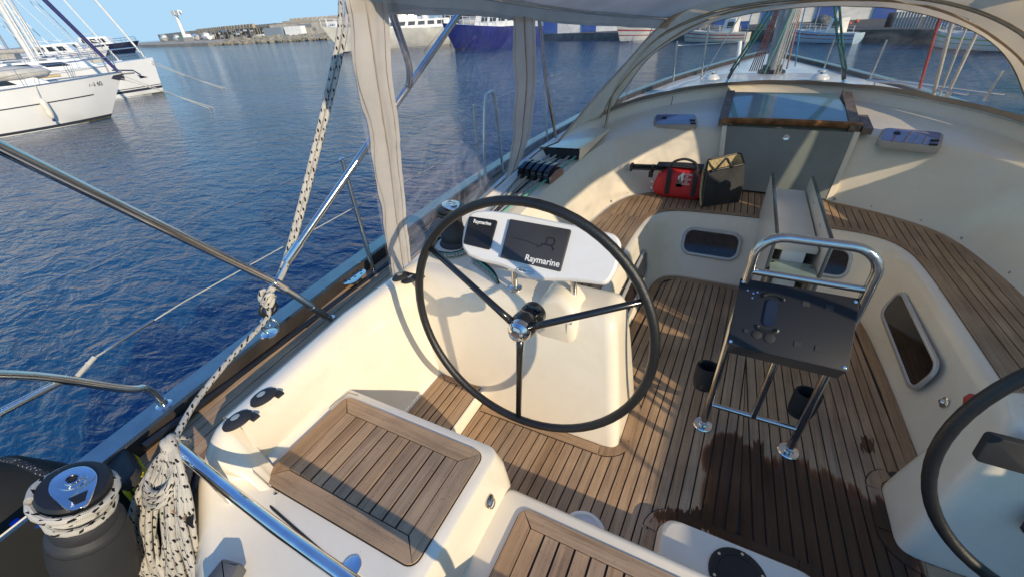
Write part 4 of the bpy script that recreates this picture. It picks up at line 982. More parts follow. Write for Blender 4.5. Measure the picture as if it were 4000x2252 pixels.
# turns on the winch drum
c = V(w1c); sp = []
for k in range(76):
    a = 2 * math.pi * k / 19 + rad(40); z = .190 - .0205 * k / 19
    rr_ = .074 + (.016 if k < 12 else .016 * max(0, 1 - (k - 12) / 8)); sp.append(c + V((rr_ * .95 * math.cos(a), rr_ * .95 * math.sin(a), z + .012 * math.sin(a * .5))))
MB().tube([WM @ p for p in sp], RR * 1.05, 8).build('winch_turns', 'rope_fleck', rope, 180)
MB().tube(catmull([WM @ (c + V(p)) for p in ((-.05, .065, .215), (.0, .085, .205), (.05, .075, .18), (.085, .05, .12), (.10, .03, .05), (.10, .0, -.04), (.09, -.03, -.14))], 6), RR * 1.05, 8).build('tail', 'rope_fleck', rope, 180)
# blue cover strap round the drum foot
MB().lathe([(.066, .100), (.074, .103), (.074, .113), (.066, .116)], w1c, 28, cap=False).xform(WM).build('drum_band', 'blue_plastic', w1)
sheet = thing('blue_rope', 'flat bright blue strap running off to the left of the winch', 'strap', (-1.75, -.1, .6))
MB().tube([V((-1.90, -.01, .76)), V((-2.0, -.04, .70)), V((-2.2, -.09, .55)), V((-2.6, -.15, .45))], .013, 6, flat=.35).build('strap', 'blue_plastic', sheet)
# thimble ring and padeye on the toe rail
rg = thing('ring_shackle', 'steel shackle and black thimble ring where the flecked rope turns', 'shackle', (-2.16, .86, .67))
MB().tube([V((-2.132, .872 + .036 * math.cos(a), .835 + .030 * math.sin(a))) for a in [2 * math.pi * k / 20 for k in range(20)]], .011, 8, True).build('thimble', 'black_plastic', rg, 180)
MB().tube([V((-2.17 + .034 * math.cos(a), .865 + .022 * math.cos(a), .725 + .048 * math.sin(a))) for a in [2 * math.pi * k / 20 for k in range(20)]], .007, 8, True).build('shackle_bow', 'chrome', rg, 180)
MB().lathe([(.04, 0), (.038, .008), (.02, .012)], (-2.195, .86, .672), 18).build('pad_eye', 'chrome', rg)
MB().tube([V((-2.16, .85 + .02 * math.cos(a), .76 + .03 * math.sin(a))) for a in [2 * math.pi * k / 14 for k in range(14)]], .005, 6, True).build('link', 'chrome', rg, 180)

# ================================================================ tubes of the bimini frame, pushpit, stanchions, lifelines
st = thing('bimini_support', 'stainless steel bimini leg rising from the side deck to upper left', 'tube', (-2.08, 1.12, .6))
MB().tube([(-2.08, 1.12, .615), (-2.03, .90, .98), (-1.90, .34, 1.725), (-1.84, .08, 2.06)], .0165, 14).build('leg_tube', 'steel', st, 60)
MB().lathe([(.04, 0), (.036, .01), (.02, .02), (.02, .05)], (-2.08, 1.125, .575), 18).build('foot', 'chrome', st)
MB().tube([(-2.072, 1.09, .66), (-2.06, 1.03, .76)], .0185, 14).build('sleeve', 'dark_steel', st, 60)
MB().tube([(-2.035, .925, .935), (-2.025, .885, 1.0)], .0215, 14).build('clamp', 'chrome', st, 60)
st = thing('bimini_strut', 'stainless steel strut rising from the bimini leg up to the canvas edge', 'tube', (-2.03, .9, .98))
a, b = V((-2.025, .925, 1.02)), V((-1.62, 2.08, 2.0))
MB().tube([a + (b - a) * .05, lerp(a, b, .5), b], .0155, 14).build('strut_tube', 'steel', st, 60)
MB().tube([a + (b - a) * .035, a + (b - a) * .10], .0195, 14).build('end_fitting', 'chrome', st, 60); MB().tube([a - V((0, .01, .02)), a + (b - a) * .045], .008, 8).build('eye', 'chrome', st)
j_ = lerp(a, b, .655)
MB().lathe([(.014, -.006), (.014, .03)], j_ + V((.0, -.01, 0)), 10, Matrix.Rotation(rad(60), 3, 'Y')).build('pivot_bolt', 'dark_steel', st)
st = thing('bimini_bow', 'shorter bent frame tube meeting the strut behind the clear side curtain', 'tube', (-1.75, 1.66, 1.7))
MB().tube(catmull([j_, j_ + V((.10, -.10, .10)), V((-1.55, 1.40, 1.95)), V((-1.52, 1.36, 2.05))], 6), .0145, 12).build('bow_tube', 'steel', st, 60)
st = thing('dodger_brace', 'thin brace tube between side curtain and spray hood', 'tube', (-1.62, 3.2, 1.0))
MB().tube([(-1.55, 2.72, 1.93), (-1.60, 2.95, 1.52), (-1.64, 3.25, 1.08)], .012, 10).build('brace_tube', 'steel', st, 60)
pp_ = thing('pushpit_rail', 'polished stern rail bending down to the toe rail at left', 'rail', (-2.19, .36, .67))
MB().tube(catmull([(-2.195, .375, .66), (-2.195, .372, .74), (-2.19, .355, .79), (-2.18, .31, .835), (-2.15, .12, 1.09), (-2.1, -.1, 1.25), (-2.0, -.6, 1.35)], 6), .0145, 14).build('top_rail', 'steel', pp_, 60)
MB().tube([(-2.17, .215, .985), (-2.14, .05, 1.005), (-2.1, -.3, .95)], .012, 12).build('lower_rail', 'steel', pp_, 60)
MB().lathe([(.03, 0), (.028, .006), (.018, .01), (.016, .03)], (-2.195, .376, .67), 16).build('rail_base', 'chrome', pp_)
def stanchion(y, label, h=.62, s=-1, grp='stanchions'):
    x = s * (hb(y) - .14); z = hz(y); t = thing('stanchion', label, 'stanchion', (x, y, z - .05), grp)
    MB().tube([(x, y, z - .08), (x + s * .01, y, z + h)], [.0135, .0115], 12).build('post', 'steel', t, 60)
    MB().lathe([(.013, 0), (.016, .008), (.012, .018), (.004, .022)], (x + s * .01, y, z + h), 12).build('top', 'chrome', t)
    MB().lathe([(.026, 0), (.024, .01), (.015, .04)], (x, y, z - .10), 12).build('socket', 'chrome', t)
stanchion(1.6, 'single stanchion standing just left of the canvas strip')
stanchion(4.6, 'stanchion on the port deck seen through the clear side curtain')
gate = thing('gate_frame', 'bent steel boarding gate frame seen through the side curtain', 'gate frame', (-2.2, 3.2, .68))
MB().tube(catmull([(-2.2, 3.02, .62), (-2.2, 3.05, 1.0), (-2.2, 3.13, 1.36), (-2.2, 3.20, 1.405), (-2.2, 3.28, 1.37), (-2.2, 3.33, 1.0), (-2.2, 3.36, .62)], 6), .0125, 10).build('hoop', 'steel', gate, 60)
MB().tube([(-2.2, 2.93, .62), (-2.2, 2.95, 1.36)], .012, 10).build('post', 'steel', gate, 60)
def wire(pts, r, name, label, cat='wire', mat='steel', grp=None, n=6):
    t = MB().tube(pts, r, n).build(name, mat, None, 180, label=label, cat=cat, group=grp); return t
wire([(-2.22, 12.0, 1.5), (-2.22, 5, 1.37), (-2.215, 1.6, 1.315), (-2.2, .2, 1.28), (-2.12, -.4, 1.27)][1:], .0028, 'lifeline', 'upper steel lifeline sagging across the water at left')
l2 = wire([(-2.22, 5, 1.08), (-2.215, 1.6, 1.045), (-2.2, .62, 1.02), (-2.18, .27, .995)], .0028, 'lifeline', 'lower lifeline ending in a turnbuckle at the stern rail', mat='rope_white')
MB().tube([(-2.196, .50, 1.013), (-2.186, .33, 1.0)], .0065, 8).build('turnbuckle', 'chrome', l2); MB().tube([(-2.184, .30, .998), (-2.175, .22, .965)], .008, 8).build('lashing', 'rope_white', l2)

# ================================================================ deck brush lying on the side deck
br = thing('deck_brush', 'deck brush with long black handle and yellow bristles along the side deck', 'brush', (-2.15, .3, .6))
hd = MB().tube([(-2.10, .235, .635), (-2.16, .62, .60), (-2.19, 1.4, .605), (-2.20, 2.6, .62)], .0165, 12).build('handle', 'black_gloss', br, 60)
MB().prism(round_poly([(-.11, -.035), (.11, -.035), (.12, .0), (.10, .035), (-.10, .035), (-.12, 0)], .02, 3), 0, .045, Matrix.Translation((-2.085, .165, .615)) @ Matrix.Rotation(rad(-12), 4, 'Z') @ Matrix.Rotation(rad(14), 4, 'X'), .012).build('head', 'black_rubber', br, 40)
bb = MB()
for i in range(16):
    for j in range(4):
        x = -.105 + .21 * i / 15; y = -.03 + .02 * j; q = Matrix.Translation((-2.085, .165, .615)) @ Matrix.Rotation(rad(-12), 4, 'Z') @ Matrix.Rotation(rad(14), 4, 'X')
        bb.tube([q @ V((x, y, .01)), q @ V((x * 1.06 + random.uniform(-.004, .004), y * 1.2 - .012, -.055))], .0065, 5)
bb.build('bristles', 'yellow_bristle', br)
text_mesh('lettering', 'revolve', .034, frame(V((-2.192, 1.78, .618)), (0.0, 1, .004), (-1, 0, .5)) , 'yellow_print', hd, .0008, .0008, sx=1.3)
# black fender hanging over the quarter
fd = thing('fender', 'big black rounded fender hanging over the port quarter behind the winch', 'fender', (-2.55, .02, .1))
MB().lathe([(.01, -.42), (.12, -.40), (.21, -.30), (.24, -.1), (.24, .2), (.20, .36), (.1, .44), (.02, .46)], (-2.56, -.10, .18), 24, Matrix.Rotation(rad(12), 3, 'X')).build('body', 'matt_black', fd, 60)
MB().tube([(-2.56, -.02, .62), (-2.3, .0, .74), (-2.16, .02, .72)], .01, 6).build('lanyard', 'rope_black', fd)

# ================================================================ grab rail, hinges, fittings on the aft moulding
gr_ = thing('stern_grab_rail', 'polished steel grab rail crossing the stern moulding in the foreground', 'grab rail', (-1.4, .24, .46))
MB().tube(catmull([(-1.86, .265, .745), (-1.80, .262, .735), (-1.6, .25, .71), (-1.3, .235, .70), (-1.0, .225, .70), (-.7, .21, .70), (-.45, .20, .69), (-.40, .20, .62), (-.39, .20, .45)], 6), .0195, 16).build('rail_tube', 'chrome', gr_, 60)
MB().tube([(-1.70, .256, .72), (-1.715, .27, .47)], .015, 12).build('leg', 'chrome', gr_, 60)
MB().lathe([(.04, 0), (.038, .008), (.022, .012)], (-1.715, .27, .448), 18).build('leg_flange', 'chrome', gr_)
lid = thing('locker_lid', 'cream locker lid edge with dark seam behind the helm seat', 'locker lid', (-1.5, .34, .45))
MB().tube(catmull([(-1.74, .345, .4555), (-1.7, .335, .4555), (-1.2, .285, .4535), (-.95, .27, .453)], 5), .0045, 6).build('seam', 'caulk', lid)
for x, y in ((-1.755, .345), (-1.185, .292)):
    h_ = MB().prism(round_poly([(-.03, -.03), (.03, -.03), (.03, .02), (0, .04), (-.03, .02)], .018, 3), 0, .006, Matrix.Translation((x, y + .01, .452)) @ Matrix.Rotation(rad(8), 4, 'Z'), .002).build('hinge', 'chrome', lid, 40)
    MB().tube([(x - .03, y - .022, .457), (x + .03, y - .026, .457)], .006, 8).build('hinge_pin', 'steel', h_)
MB().lathe([(.012, 0), (.012, .005), (.005, .006)], (-1.64, .372, .449), 12).build('lid_stop', 'chrome', lid)
def button(c, label, grp='deck buttons'):
    t = thing('winch_button', label, 'switch', c, grp); c = V(c); rot = Matrix.Rotation(rad(-14), 3, 'Y')
    MB().lathe([(.052, 0), (.052, .006), (.046, .010), (.043, .014), (.034, .017), (.022, .019)], c, 22, rot).build('cover', 'black_rubber', t)
    MB().box(c + V((.042, .036, .004)), (.032, .028, .010)).build('hinge', 'black_rubber', t)
    MB().lathe([(.016, .018), (.016, .0205), (.004, .021)], c, 16, rot, 1.0, 1.0).build('cap_disc', 'frame_alloy', t)
button((-1.80, .55, .713), 'round black deck switch on the coaming, farther of the aft pair'); button((-1.79, .435, .711), 'round black deck switch on the coaming, nearer of the aft pair')
button((-1.865, 1.47, .722), 'round black deck switch left of the wheel rim'); button((-1.80, 1.475, .720), 'round black deck switch half hidden by the wheel rim')
# deck block on the side deck
db = thing('deck_block', 'perforated steel turning block on the teak side deck', 'pulley', (-2.22, 1.44, .60))
MB().prism(rrect(-.055, -.09, .055, .09, .054, 7), 0, .004, Matrix.Translation((-2.23, 1.45, .655)) @ Matrix.Rotation(rad(8), 4, 'Z')).build('side_plate', 'chrome', db, 40)
MB().lathe([(.04, .0), (.03, .012), (.03, .02), (.04, .034)], (-2.23, 1.46, .618), 18).build('sheave', 'black_plastic', db)
for i in range(9):
    a = i * .7; MB().lathe([(.007, 0), (.007, .0012)], (-2.23 + .034 * math.cos(a) * (1 if i % 2 else .5), 1.45 + .065 * math.sin(a), .6588), 8).build('hole', 'black_plastic', db)
MB().lathe([(.05, 0), (.045, .008)], (-2.23, 1.46, .60), 16).build('base_pad', 'dark_steel', db)
# latch ring, bench drain eye, sole drain
lt = thing('lifting_ring', 'small steel lifting ring in the stern seat side', 'ring', (-.935, .66, .33)); rot = Matrix.Rotation(rad(75), 3, 'Y')
MB().lathe([(.026, 0), (.026, .004), (.02, .007)], (-.930, .735, .335), 18, rot).build('plate', 'steel', lt); MB().tube([V((-.922, .735, .325)) + rot @ V((.018 * math.cos(a), .018 * math.sin(a), .004)) for a in [2 * math.pi * k / 16 for k in range(16)]], .003, 6, True).build('ring', 'chrome', lt)
lt = thing('eye_plate', 'small chrome eye plate below the starboard porthole', 'eye plate', (.80, 2.06, .26)); rot = Matrix.Rotation(rad(-78), 3, 'Y')
MB().lathe([(.028, 0), (.028, .004), (.02, .008)], (.815, 2.14, .235), 16, rot).build('plate', 'chrome', lt); MB().lathe([(.012, .006), (.016, .012), (.008, .022)], (.815, 2.14, .235), 12, rot).build('knob', 'chrome', lt)
dr = thing('sole_drain', 'black oval scupper in the sole by the starboard console', 'drain', (.66, 1.78, 0)); MB().lathe([(.045, .002), (.045, .006), (.03, .007)], (.66, 1.80, .0), 18, None, 1, .6).build('grille', 'black_plastic', dr)
sb = thing('step_box', 'white moulded box with round black inspection hatch at bottom right', 'step box', (-.02, .95, 0))
lay = []
for z, o in [(0, .01), (.02, 0), (.05, -.003), (.062, -.010), (.066, -.022)]:
    lay.append([(*p, z) for p in round_poly([(-.305 - o, .8), (.275 + o, .8), (.275 + o, 1.135 + o), (-.305 - o, 1.135 + o)], .07, 6)])
mb = MB().grid(lay, True); n = len(lay[-1]); o = len(mb.v) - n; mb.f.append(tuple(range(o, o + n))); mb.build('box_moulding', 'gelcoat', sb, 40)
ih = MB().lathe([(.105, .066), (.105, .071), (.098, .075), (.075, .075), (.073, .072), (.02, .072)], (-.01, 1.0, 0), 32).build('inspection_hatch', 'black_plastic', sb, 40)
for k in range(6): MB().lathe([(.006, .0745), (.006, .077), (.003, .077)], (-.01 + .089 * math.cos(1.05 * k + .4), 1.0 + .089 * math.sin(1.05 * k + .4), 0), 8).build('screw', 'chrome', ih)
for l, mt in (([(-.315, .86), (-.315, 1.07)], 'teak'), (arc(-.245, 1.075, .07, 180, 90, 6), 'teak'), ([(-.242, 1.145), (.212, 1.145)], 'teak_athwart'), (arc(.215, 1.075, .07, 90, 0, 6), 'teak'), ([(.285, 1.07), (.285, .86)], 'teak')):
    band(sb, l, .064, .002, .003, 'caulk', 'caulking'); 
    q = []
    for i in range(len(l)):
        a = V((*l[max(i - 1, 0)], 0)); b = V((*l[min(i + 1, len(l) - 1)], 0)); t_ = (b - a).normalized(); q.append((l[i][0] - t_.y * .004, l[i][1] + t_.x * .004))
    band(sb, q, .055, .003, .0058, mt)
for s_, zz in ((1, 0),):
    sc_ = thing('hinge_plate', 'bright perforated hinge plate on the starboard bench top', 'hinge plate', (1.16, 2.0, .46))
    MB().prism(rrect(-.035, -.075, .035, .075, .02, 4), 0, .004, Matrix.Translation((1.02, 2.03, .4605)) @ Matrix.Rotation(rad(20), 4, 'Z')).build('plate', 'frame_alloy', sc_, 40)
    for k in range(5): MB().lathe([(.006, .004), (.006, .005)], (1.02 + .018 * (1 if k % 2 else -1) - .012 * (k - 2) * .5, 2.03 + .028 * (k - 2), .461), 8).build('hole', 'black_plastic', sc_)
thr = thing('throttle_pad', 'black throttle pad with red grip on the starboard console', 'throttle', (.9, 1.5, .6))
MB().prism(rrect(-.07, -.055, .07, .055, .015, 4), 0, .03, frame(V((.655, 1.478, .615)), (1, 0, 0), (0, .2, 1)), .006).build('pad', 'black_rubber', thr, 40)
MB().prism(rrect(-.05, -.05, .05, .05, .01, 4), 0, .02, frame(V((.85, 1.44, .37)), (1, 0, 0), (0, .2, 1)), .006).build('lower_pad', 'black_plastic', thr, 40)
MB().lathe([(.012, 0), (.028, .01), (.03, .04), (.016, .06)], (.71, 1.80, .50), 14, Matrix.Rotation(rad(-40), 3, 'X')).build('grip', 'red_rubber', thr)
for i, (x, y) in enumerate(((-1.215, 3.55), (-1.13, 3.80), (-.92, 4.03), (.52, 4.21), (.76, 4.11), (1.03, 3.92), (1.185, 3.66), (1.28, 3.2))):
    MB().lathe([(.010, 0), (.010, .004), (.004, .006)], (x * 1.008, y + .012, .474), 10, Matrix.Rotation(rad(70), 3, 'X')).build('snap_stud', 'dark_steel', None, label=['dark snap stud at the port end of the bench back', 'dark snap stud left of the red bag', 'dark snap stud hidden behind the red bag', 'dark snap stud on the bench back just right of the table', 'second dark snap stud right of the table', 'third dark snap stud right of the table', 'fourth dark snap stud right of the table', 'dark snap stud on the bench back nearest the long porthole'][i], cat='stud', group='snap studs along the bench back')

# ================================================================ rope clutches and the lines led aft
cl = thing('rope_clutch', 'bank of five black rope clutches on the port coaming', 'rope clutch', (-1.68, 2.95, .83))
CM = Matrix.Translation((-1.66, 2.98, .838)) @ Matrix.Rotation(rad(-8), 4, 'Z') @ Matrix.Rotation(rad(5), 4, 'X')
for k in range(5):
    x = -.125 + .058 * k; prof = [(-.10, 0), (.11, 0), (.11, .045), (.07, .075), (.0, .088), (-.06, .08), (-.10, .05)]
    cb = MB().prism(round_poly(prof, .012, 3), -.023, .023, CM @ Matrix.Translation((x, 0, 0)) @ frame(V((0, 0, 0)), (0, 1, 0), (0, 0, 1))).build('clutch_body', 'black_plastic', cl, 40)
    MB().prism(round_poly([(-.105, .055), (.05, .092), (.09, .085), (.08, .10), (.0, .108), (-.09, .085)], .01, 3), -.019, .019, CM @ Matrix.Translation((x, 0, 0)) @ frame(V((0, 0, 0)), (0, 1, 0), (0, 0, 1))).build('clutch_lever', 'black_gloss', cl, 40)
for x in (-.157, .14): MB().prism(round_poly([(-.10, 0), (.11, 0), (.11, .05), (.0, .075), (-.10, .05)], .015, 3), -.004, .004, CM @ Matrix.Translation((x, 0, 0)) @ frame(V((0, 0, 0)), (0, 1, 0), (0, 0, 1))).build('side_cheek', 'alloy', cl, 40)
for k, mt in enumerate(('rope_dark', 'rope_white', 'rope_black', 'rope_dark', 'rope_mint')):
    x = -.125 + .058 * k; a = CM @ V((x, .35, .035)); b = CM @ V((x, 0, .03)); e = V((-1.76 + .022 * k, 2.25 - .06 * k, .775 + .004 * k))
    MB().tube(catmull([CM @ V((x * .8, 1.0, .06)), a, b, CM @ V((x, -.12, .028)), lerp(b, e, .6) + V((-.02, 0, -.01)), e, V((-1.72 - .012 * k, 2.02 - .02 * k, .752 + .006 * k)), V((-1.665, 1.88, .75))], 5), .0085, 7).build('control_line', mt, None, 180,
        label=['grey speckled control line, outermost through the clutches', 'white control line, second from outside through the clutches', 'black control line, middle one through the clutches', 'grey speckled control line, fourth through the clutches', 'mint green control line, innermost through the clutches'][k], cat='rope', group='control lines led aft')
ln = thing('line_tail', 'speckled rope tails lying round the foot of the forward winch', 'rope', (-1.75, 1.8, .72))
for k, mt in enumerate(('rope_black', 'rope_mint', 'rope_dark')):
    MB().tube(catmull([V((-1.80 + (.125 + .02 * k) * math.cos(a), 1.90 + (.125 + .02 * k) * math.sin(a), .735 + .004 * k)) for a in [rad(160 + 20 * j) for j in range(10)]] + [V((-1.55, 1.80 - .02 * k, .725)), V((-1.42, 1.72 - .02 * k, .722)), V((-1.33, 1.62, .715))], 3), .0095, 7).build('tail', mt, ln, 180)
# hooded opening the lines run into
hd_ = thing('line_tunnel', 'cream moulded hood where the control lines enter the coaming', 'moulding', (-1.6, 3.5, .9))
MB().add([(-1.83, 3.32, .87), (-1.46, 3.32, .885), (-1.40, 4.0, .985), (-1.66, 4.0, .99), (-1.83, 3.36, .965), (-1.47, 3.36, .972), (-1.40, 4.0, .995), (-1.66, 4.0, 1.0)], [(4, 5, 6, 7), (0, 4, 7, 3), (1, 2, 6, 5)]).build('hood', 'gelcoat', hd_, 30)
MB().add([(-1.825, 3.345, .875), (-1.475, 3.345, .885), (-1.475, 3.352, .965), (-1.825, 3.352, .96)], [(0, 1, 2, 3)]).build('opening', 'caulk', hd_)

# ================================================================ bag with cooler flap and a folded tripod
bag = thing('tote_bag', 'red tote bag with black straps and open charcoal cooler end on the bench', 'bag', (-.6, 3.88, .46))
def pillow(c, sx, sy, sz, taper=.85, n=20, m_=8, sq=4.0, wob=.008, seed=1.0):
    rws = []
    for k in range(m_ + 1):
        v = k / m_; z = sz * v; f = (1 - (abs(v - .45) / .62) ** 4) * (1 - (1 - taper) * v); row = []
        for j in range(n):
            a = 2 * math.pi * j / n; ca, sa = math.cos(a), math.sin(a)
            x = sx * math.copysign(abs(ca) ** (2 / sq), ca) * f; y = sy * math.copysign(abs(sa) ** (2 / sq), sa) * f
            w = mnoise.noise(V((x * 9 + seed, y * 9, z * 9))) * wob; row.append((c[0] + x * (1 + w * 4), c[1] + y * (1 + w * 6), c[2] + z + w))
        rws.append(row)
    return rws
rb = MB().grid(pillow((-.70, 3.93, .46), .235, .10, .27, .86, 32, 12, 5.0, .016, 4.0), True); n = 32; rb.f.append(tuple(range(n))[::-1]); o = len(rb.v) - n; rb.f.append(tuple(range(o, o + n)))
rb.build('red_body', 'red_cloth', bag, 60)
for x in (-.795, -.575):
    MB().tube([(x, 3.945, .475), (x, 3.832, .50), (x, 3.822, .60), (x, 3.838, .70), (x, 3.86, .735)], .019, 8, flat=.25).build('strap', 'charcoal_cloth', bag, 60)
MB().tube(catmull([(-.795, 3.86, .735), (-.77, 3.86, .785), (-.685, 3.87, .81), (-.60, 3.86, .785), (-.575, 3.86, .735)], 5), .011, 8).build('handle', 'charcoal_cloth', bag, 60)
MB().grid([[(-.92, 3.86, .732), (-.92, 3.99, .735)], [(-.7, 3.855, .742), (-.7, 4.0, .745)], [(-.50, 3.86, .735), (-.5, 4.0, .74)]]).build('top_flap', 'charcoal_cloth', bag, 60)
# cooler end: an open charcoal box, straw coloured lining
cf = [(-.475, 3.72), (-.185, 3.94), (-.27, 4.10), (-.52, 3.90)]
rws = [[V((x, y, z)) + V(((.0, .0, .0))) for x, y in round_poly(inset(cf, -.0 + (.02 if z > .7 else 0) * 0), .03, 3)] for z in (.46, .5, .62, .74)]
top_ = [(-.50, 3.80, .735), (-.215, 3.97, .765), (-.28, 4.09, .83), (-.51, 3.93, .80)]
rt_ = round_poly([(p[0], p[1]) for p in top_], .03, 3); zt_ = [.735] * 4 + [.775] * 4 + [.83] * 4 + [.80] * 4
rws[-1] = [V((p[0], p[1], z)) for p, z in zip(rt_, zt_)]
MB().grid(rws, True).build('cooler_end', 'charcoal_cloth', bag, 50)
rin = [[lerp(V((-.39, 3.93, p.z)), p, .95) for p in r] for r in rws[1:]]
mb = MB().grid(rin, True); mb.f.append(tuple(range(len(rin[0])))); mb.build('straw_lining', 'straw', bag, 60)
MB().tube([p + V((0, 0, .004)) for p in rws[-1]], .008, 6, True).build('zip_rim', 'black_plastic', bag, 60)
MB().tube([V((-.515, 3.905, .79)), V((-.525, 3.87, .70)), V((-.51, 3.80, .56)), V((-.482, 3.72, .468))], .012, 6).build('lining_edge', 'straw', bag); MB().tube([V((-.49, 3.785, .745)), V((-.485, 3.74, .62)), V((-.468, 3.715, .468))], .010, 6).build('zip_edge', 'black_plastic', bag)
MB().tube(catmull([(-.44, 3.80, .745), (-.40, 3.80, .82), (-.37, 3.85, .845), (-.34, 3.88, .80), (-.30, 3.90, .765)], 4), .010, 6).build('cooler_handle', 'charcoal_cloth', bag, 60)
TM = frame(V((-.648, 3.826, .63)), (1, 0, 0), (0, .06, 1))
for k, (tx, sz) in enumerate((('TROFEO', .021), ('DE', .019), ('CONDE', .021), ('DE', .019), ('GODO', .021))):
    text_mesh('lettering', tx, sz, TM @ Matrix.Translation((.002, .060 - .0205 * k, .0035)), 'white_print', bag, .001, .0003, ax='LEFT' if False else 'CENTER')
MB().prism([(-.075, -.05), (-.025, -.05), (-.025, -.035), (-.045, -.02), (-.05, .0), (-.068, .012), (-.068, .04), (-.05, .055), (-.026, .085), (-.026, .005), (-.035, -.02), (-.075, -.03)], 0, .004, TM).build('printed_emblem', 'white_print', bag)
for z0_, z1_ in ((.56, .60), (.50, .54)): MB().tube([(-.945, 3.90, z0_), (-.938, 3.86, z1_), (-.925, 3.842, z1_ - .01)], .006, 5).build('printed_mark', 'white_print', bag)
tp = thing('folded_tripod', 'folded black tripod legs sticking out of the red bag', 'tripod', (-.95, 3.93, .66))
for k, (dy, dz_) in enumerate(((-.018, 0), (.018, .004), (0, .026))):
    MB().tube([(-1.14, 3.90 + dy, .685 + dz_), (-.93, 3.92 + dy, .69 + dz_), (-.70, 3.93 + dy, .70 + dz_)], .0125, 8, flat=.9).build('leg', 'black_gloss', tp, 60)
for dx in (-1.14, -.95): MB().box((dx, 3.905, .693), (.022, .07, .06)).build('collar', 'black_plastic', tp)
MB().box((-.955, 3.86, .655), (.035, .03, .05)).build('head_knob', 'black_plastic', tp)

wdg = thing('wedge_block', 'small grey plastic wedge below the stern grab rail', 'block', (-1.49, .10, .48))
MB().prism(round_poly([(-.045, -.04), (.045, -.04), (.05, .03), (-.02, .045)], .008, 3), 0, .05, Matrix.Translation((-1.50, .10, .485)) @ Matrix.Rotation(rad(25), 4, 'Z'), .012).build('body', 'grey_plastic', wdg, 40)
rim = thing('white_pad', 'round white rim showing just behind the stern bench edge', 'pad', (-.52, .93, .1))
MB().lathe([(.10, 0), (.10, .02), (.094, .03), (.08, .032), (.074, .022), (.05, .02)], (-.60, .925, .004), 28).build('rim', 'pod_white', rim, 40)
# ================================================================ spray hood
def mir(c, n=8): return catmull([V(p) for p in c] + [V((-p[0], p[1], p[2])) for p in c[-2::-1]], n)
WB = [(-1.44, 4.27, 1.155), (-1.36, 4.42, 1.165), (-1.15, 4.78, 1.19), (-.7, 5.22, 1.22), (0, 5.43, 1.235)]
WT = [(-1.44, 4.27, 1.155), (-1.37, 4.32, 1.28), (-1.15, 4.55, 1.58), (-.68, 4.78, 1.79), (0, 4.9, 1.855)]
K0 = [(-1.70, 3.75, 1.03), (-1.56, 4.12, 1.07), (-1.30, 4.62, 1.125), (-.715, 5.285, 1.175), (0, 5.49, 1.185)]
K1 = [(-1.52, 4.10, 1.07), (-1.44, 4.22, 1.27), (-1.19, 4.46, 1.575), (-.69, 4.68, 1.83), (0, 4.80, 1.895)]
K2 = [(-1.64, 3.30, 1.03), (-1.50, 3.75, 1.28), (-1.34, 4.12, 1.51), (-1.07, 4.33, 1.815), (-.70, 4.45, 1.955), (0, 4.52, 2.02)]
wb_, wt_, k0_, k1_ = mir(WB), mir(WT), mir(K0), mir(K1)
K2R = [(1.74, 3.30, 1.03), (1.70, 3.60, 1.36), (1.56, 3.90, 1.70), (1.18, 4.18, 1.95), (.72, 4.40, 2.01)]
k2_ = catmull([V(p) for p in K2] + [V(p) for p in K2R[::-1]], 8)
def resample(c, n):
    L = [0]
    for a, b in zip(c, c[1:]): L.append(L[-1] + (b - a).length)
    out = []; j = 0
    for k in range(n):
        s = L[-1] * k / (n - 1)
        while j < len(c) - 2 and L[j + 1] < s: j += 1
        t = (s - L[j]) / max(1e-9, L[j + 1] - L[j]); out.append(c[j].lerp(c[j + 1], min(1, max(0, t))))
    return out
NN = 61
wb_, wt_, k0_, k1_, k2_ = [resample(c, NN) for c in (wb_, wt_, k0_, k1_, k2_)]
hood = thing('spray_hood', 'tan canvas spray hood with curved clear window over the companionway', 'spray hood', (0, 4.6, 1.0))
def wobble(p, a, f): return p + V((0, 0, mnoise.noise(p * f) * a)) + V((0, mnoise.noise(p * f + V((7, 3, 1))) * a, 0))
rws = []
for k in range(11):
    t = k / 10; rws.append([lerp(a, b, t) + V((0, .05 * math.sin(math.pi * t) * (1 - abs(2 * i / (NN - 1) - 1) ** 4), .02 * math.sin(math.pi * t))) for i, (a, b) in enumerate(zip(wb_, wt_))])
MB().grid(rws).build('front_window', 'vinyl_smoky', hood, 180)
MB().grid([[wobble(lerp(a, b, t), .006, 6) for a, b in zip(k0_, wb_)] for t in (0, .5, 1)]).build('lower_band', 'canvas_band', hood, 180)
MB().grid([[wobble(lerp(a, b, t), .006, 5) for a, b in zip(wt_, k1_)] for t in (0, .33, .66, 1)]).build('window_border', 'canvas_tan', hood, 180)
MB().grid([[wobble(lerp(a, b, t) + V((0, 0, .03 * math.sin(math.pi * t))), .022, 4.5) for a, b in zip(k1_, k2_)] for t in [k / 8 for k in range(9)]]).build('hood_top', 'canvas_tan', hood, 180)
MB().tube([wobble(p, .006, 5) for p in wt_], .004, 6).build('window_piping', 'canvas_band', hood, 180)
for c_, r_, mt in ((k1_, .009, 'canvas_tan'), (k2_, .009, 'canvas_tan')): MB().tube(c_, r_, 8).build('hoop_sleeve', mt, hood, 180)
MB().tube(k0_, .010, 6).build('base_track', 'frame_alloy', hood, 180)
hp = catmull([(-1.47, 4.10, .965), (-1.42, 4.24, 1.36), (-1.19, 4.36, 1.655), (-.71, 4.60, 1.86), (0, 4.72, 1.915), (.71, 4.60, 1.86), (1.19, 4.36, 1.655), (1.42, 4.24, 1.36), (1.47, 4.10, .965)], 6)
MB().tube(hp, .0125, 10).build('hoop_tube', 'steel_tan', hood, 60)
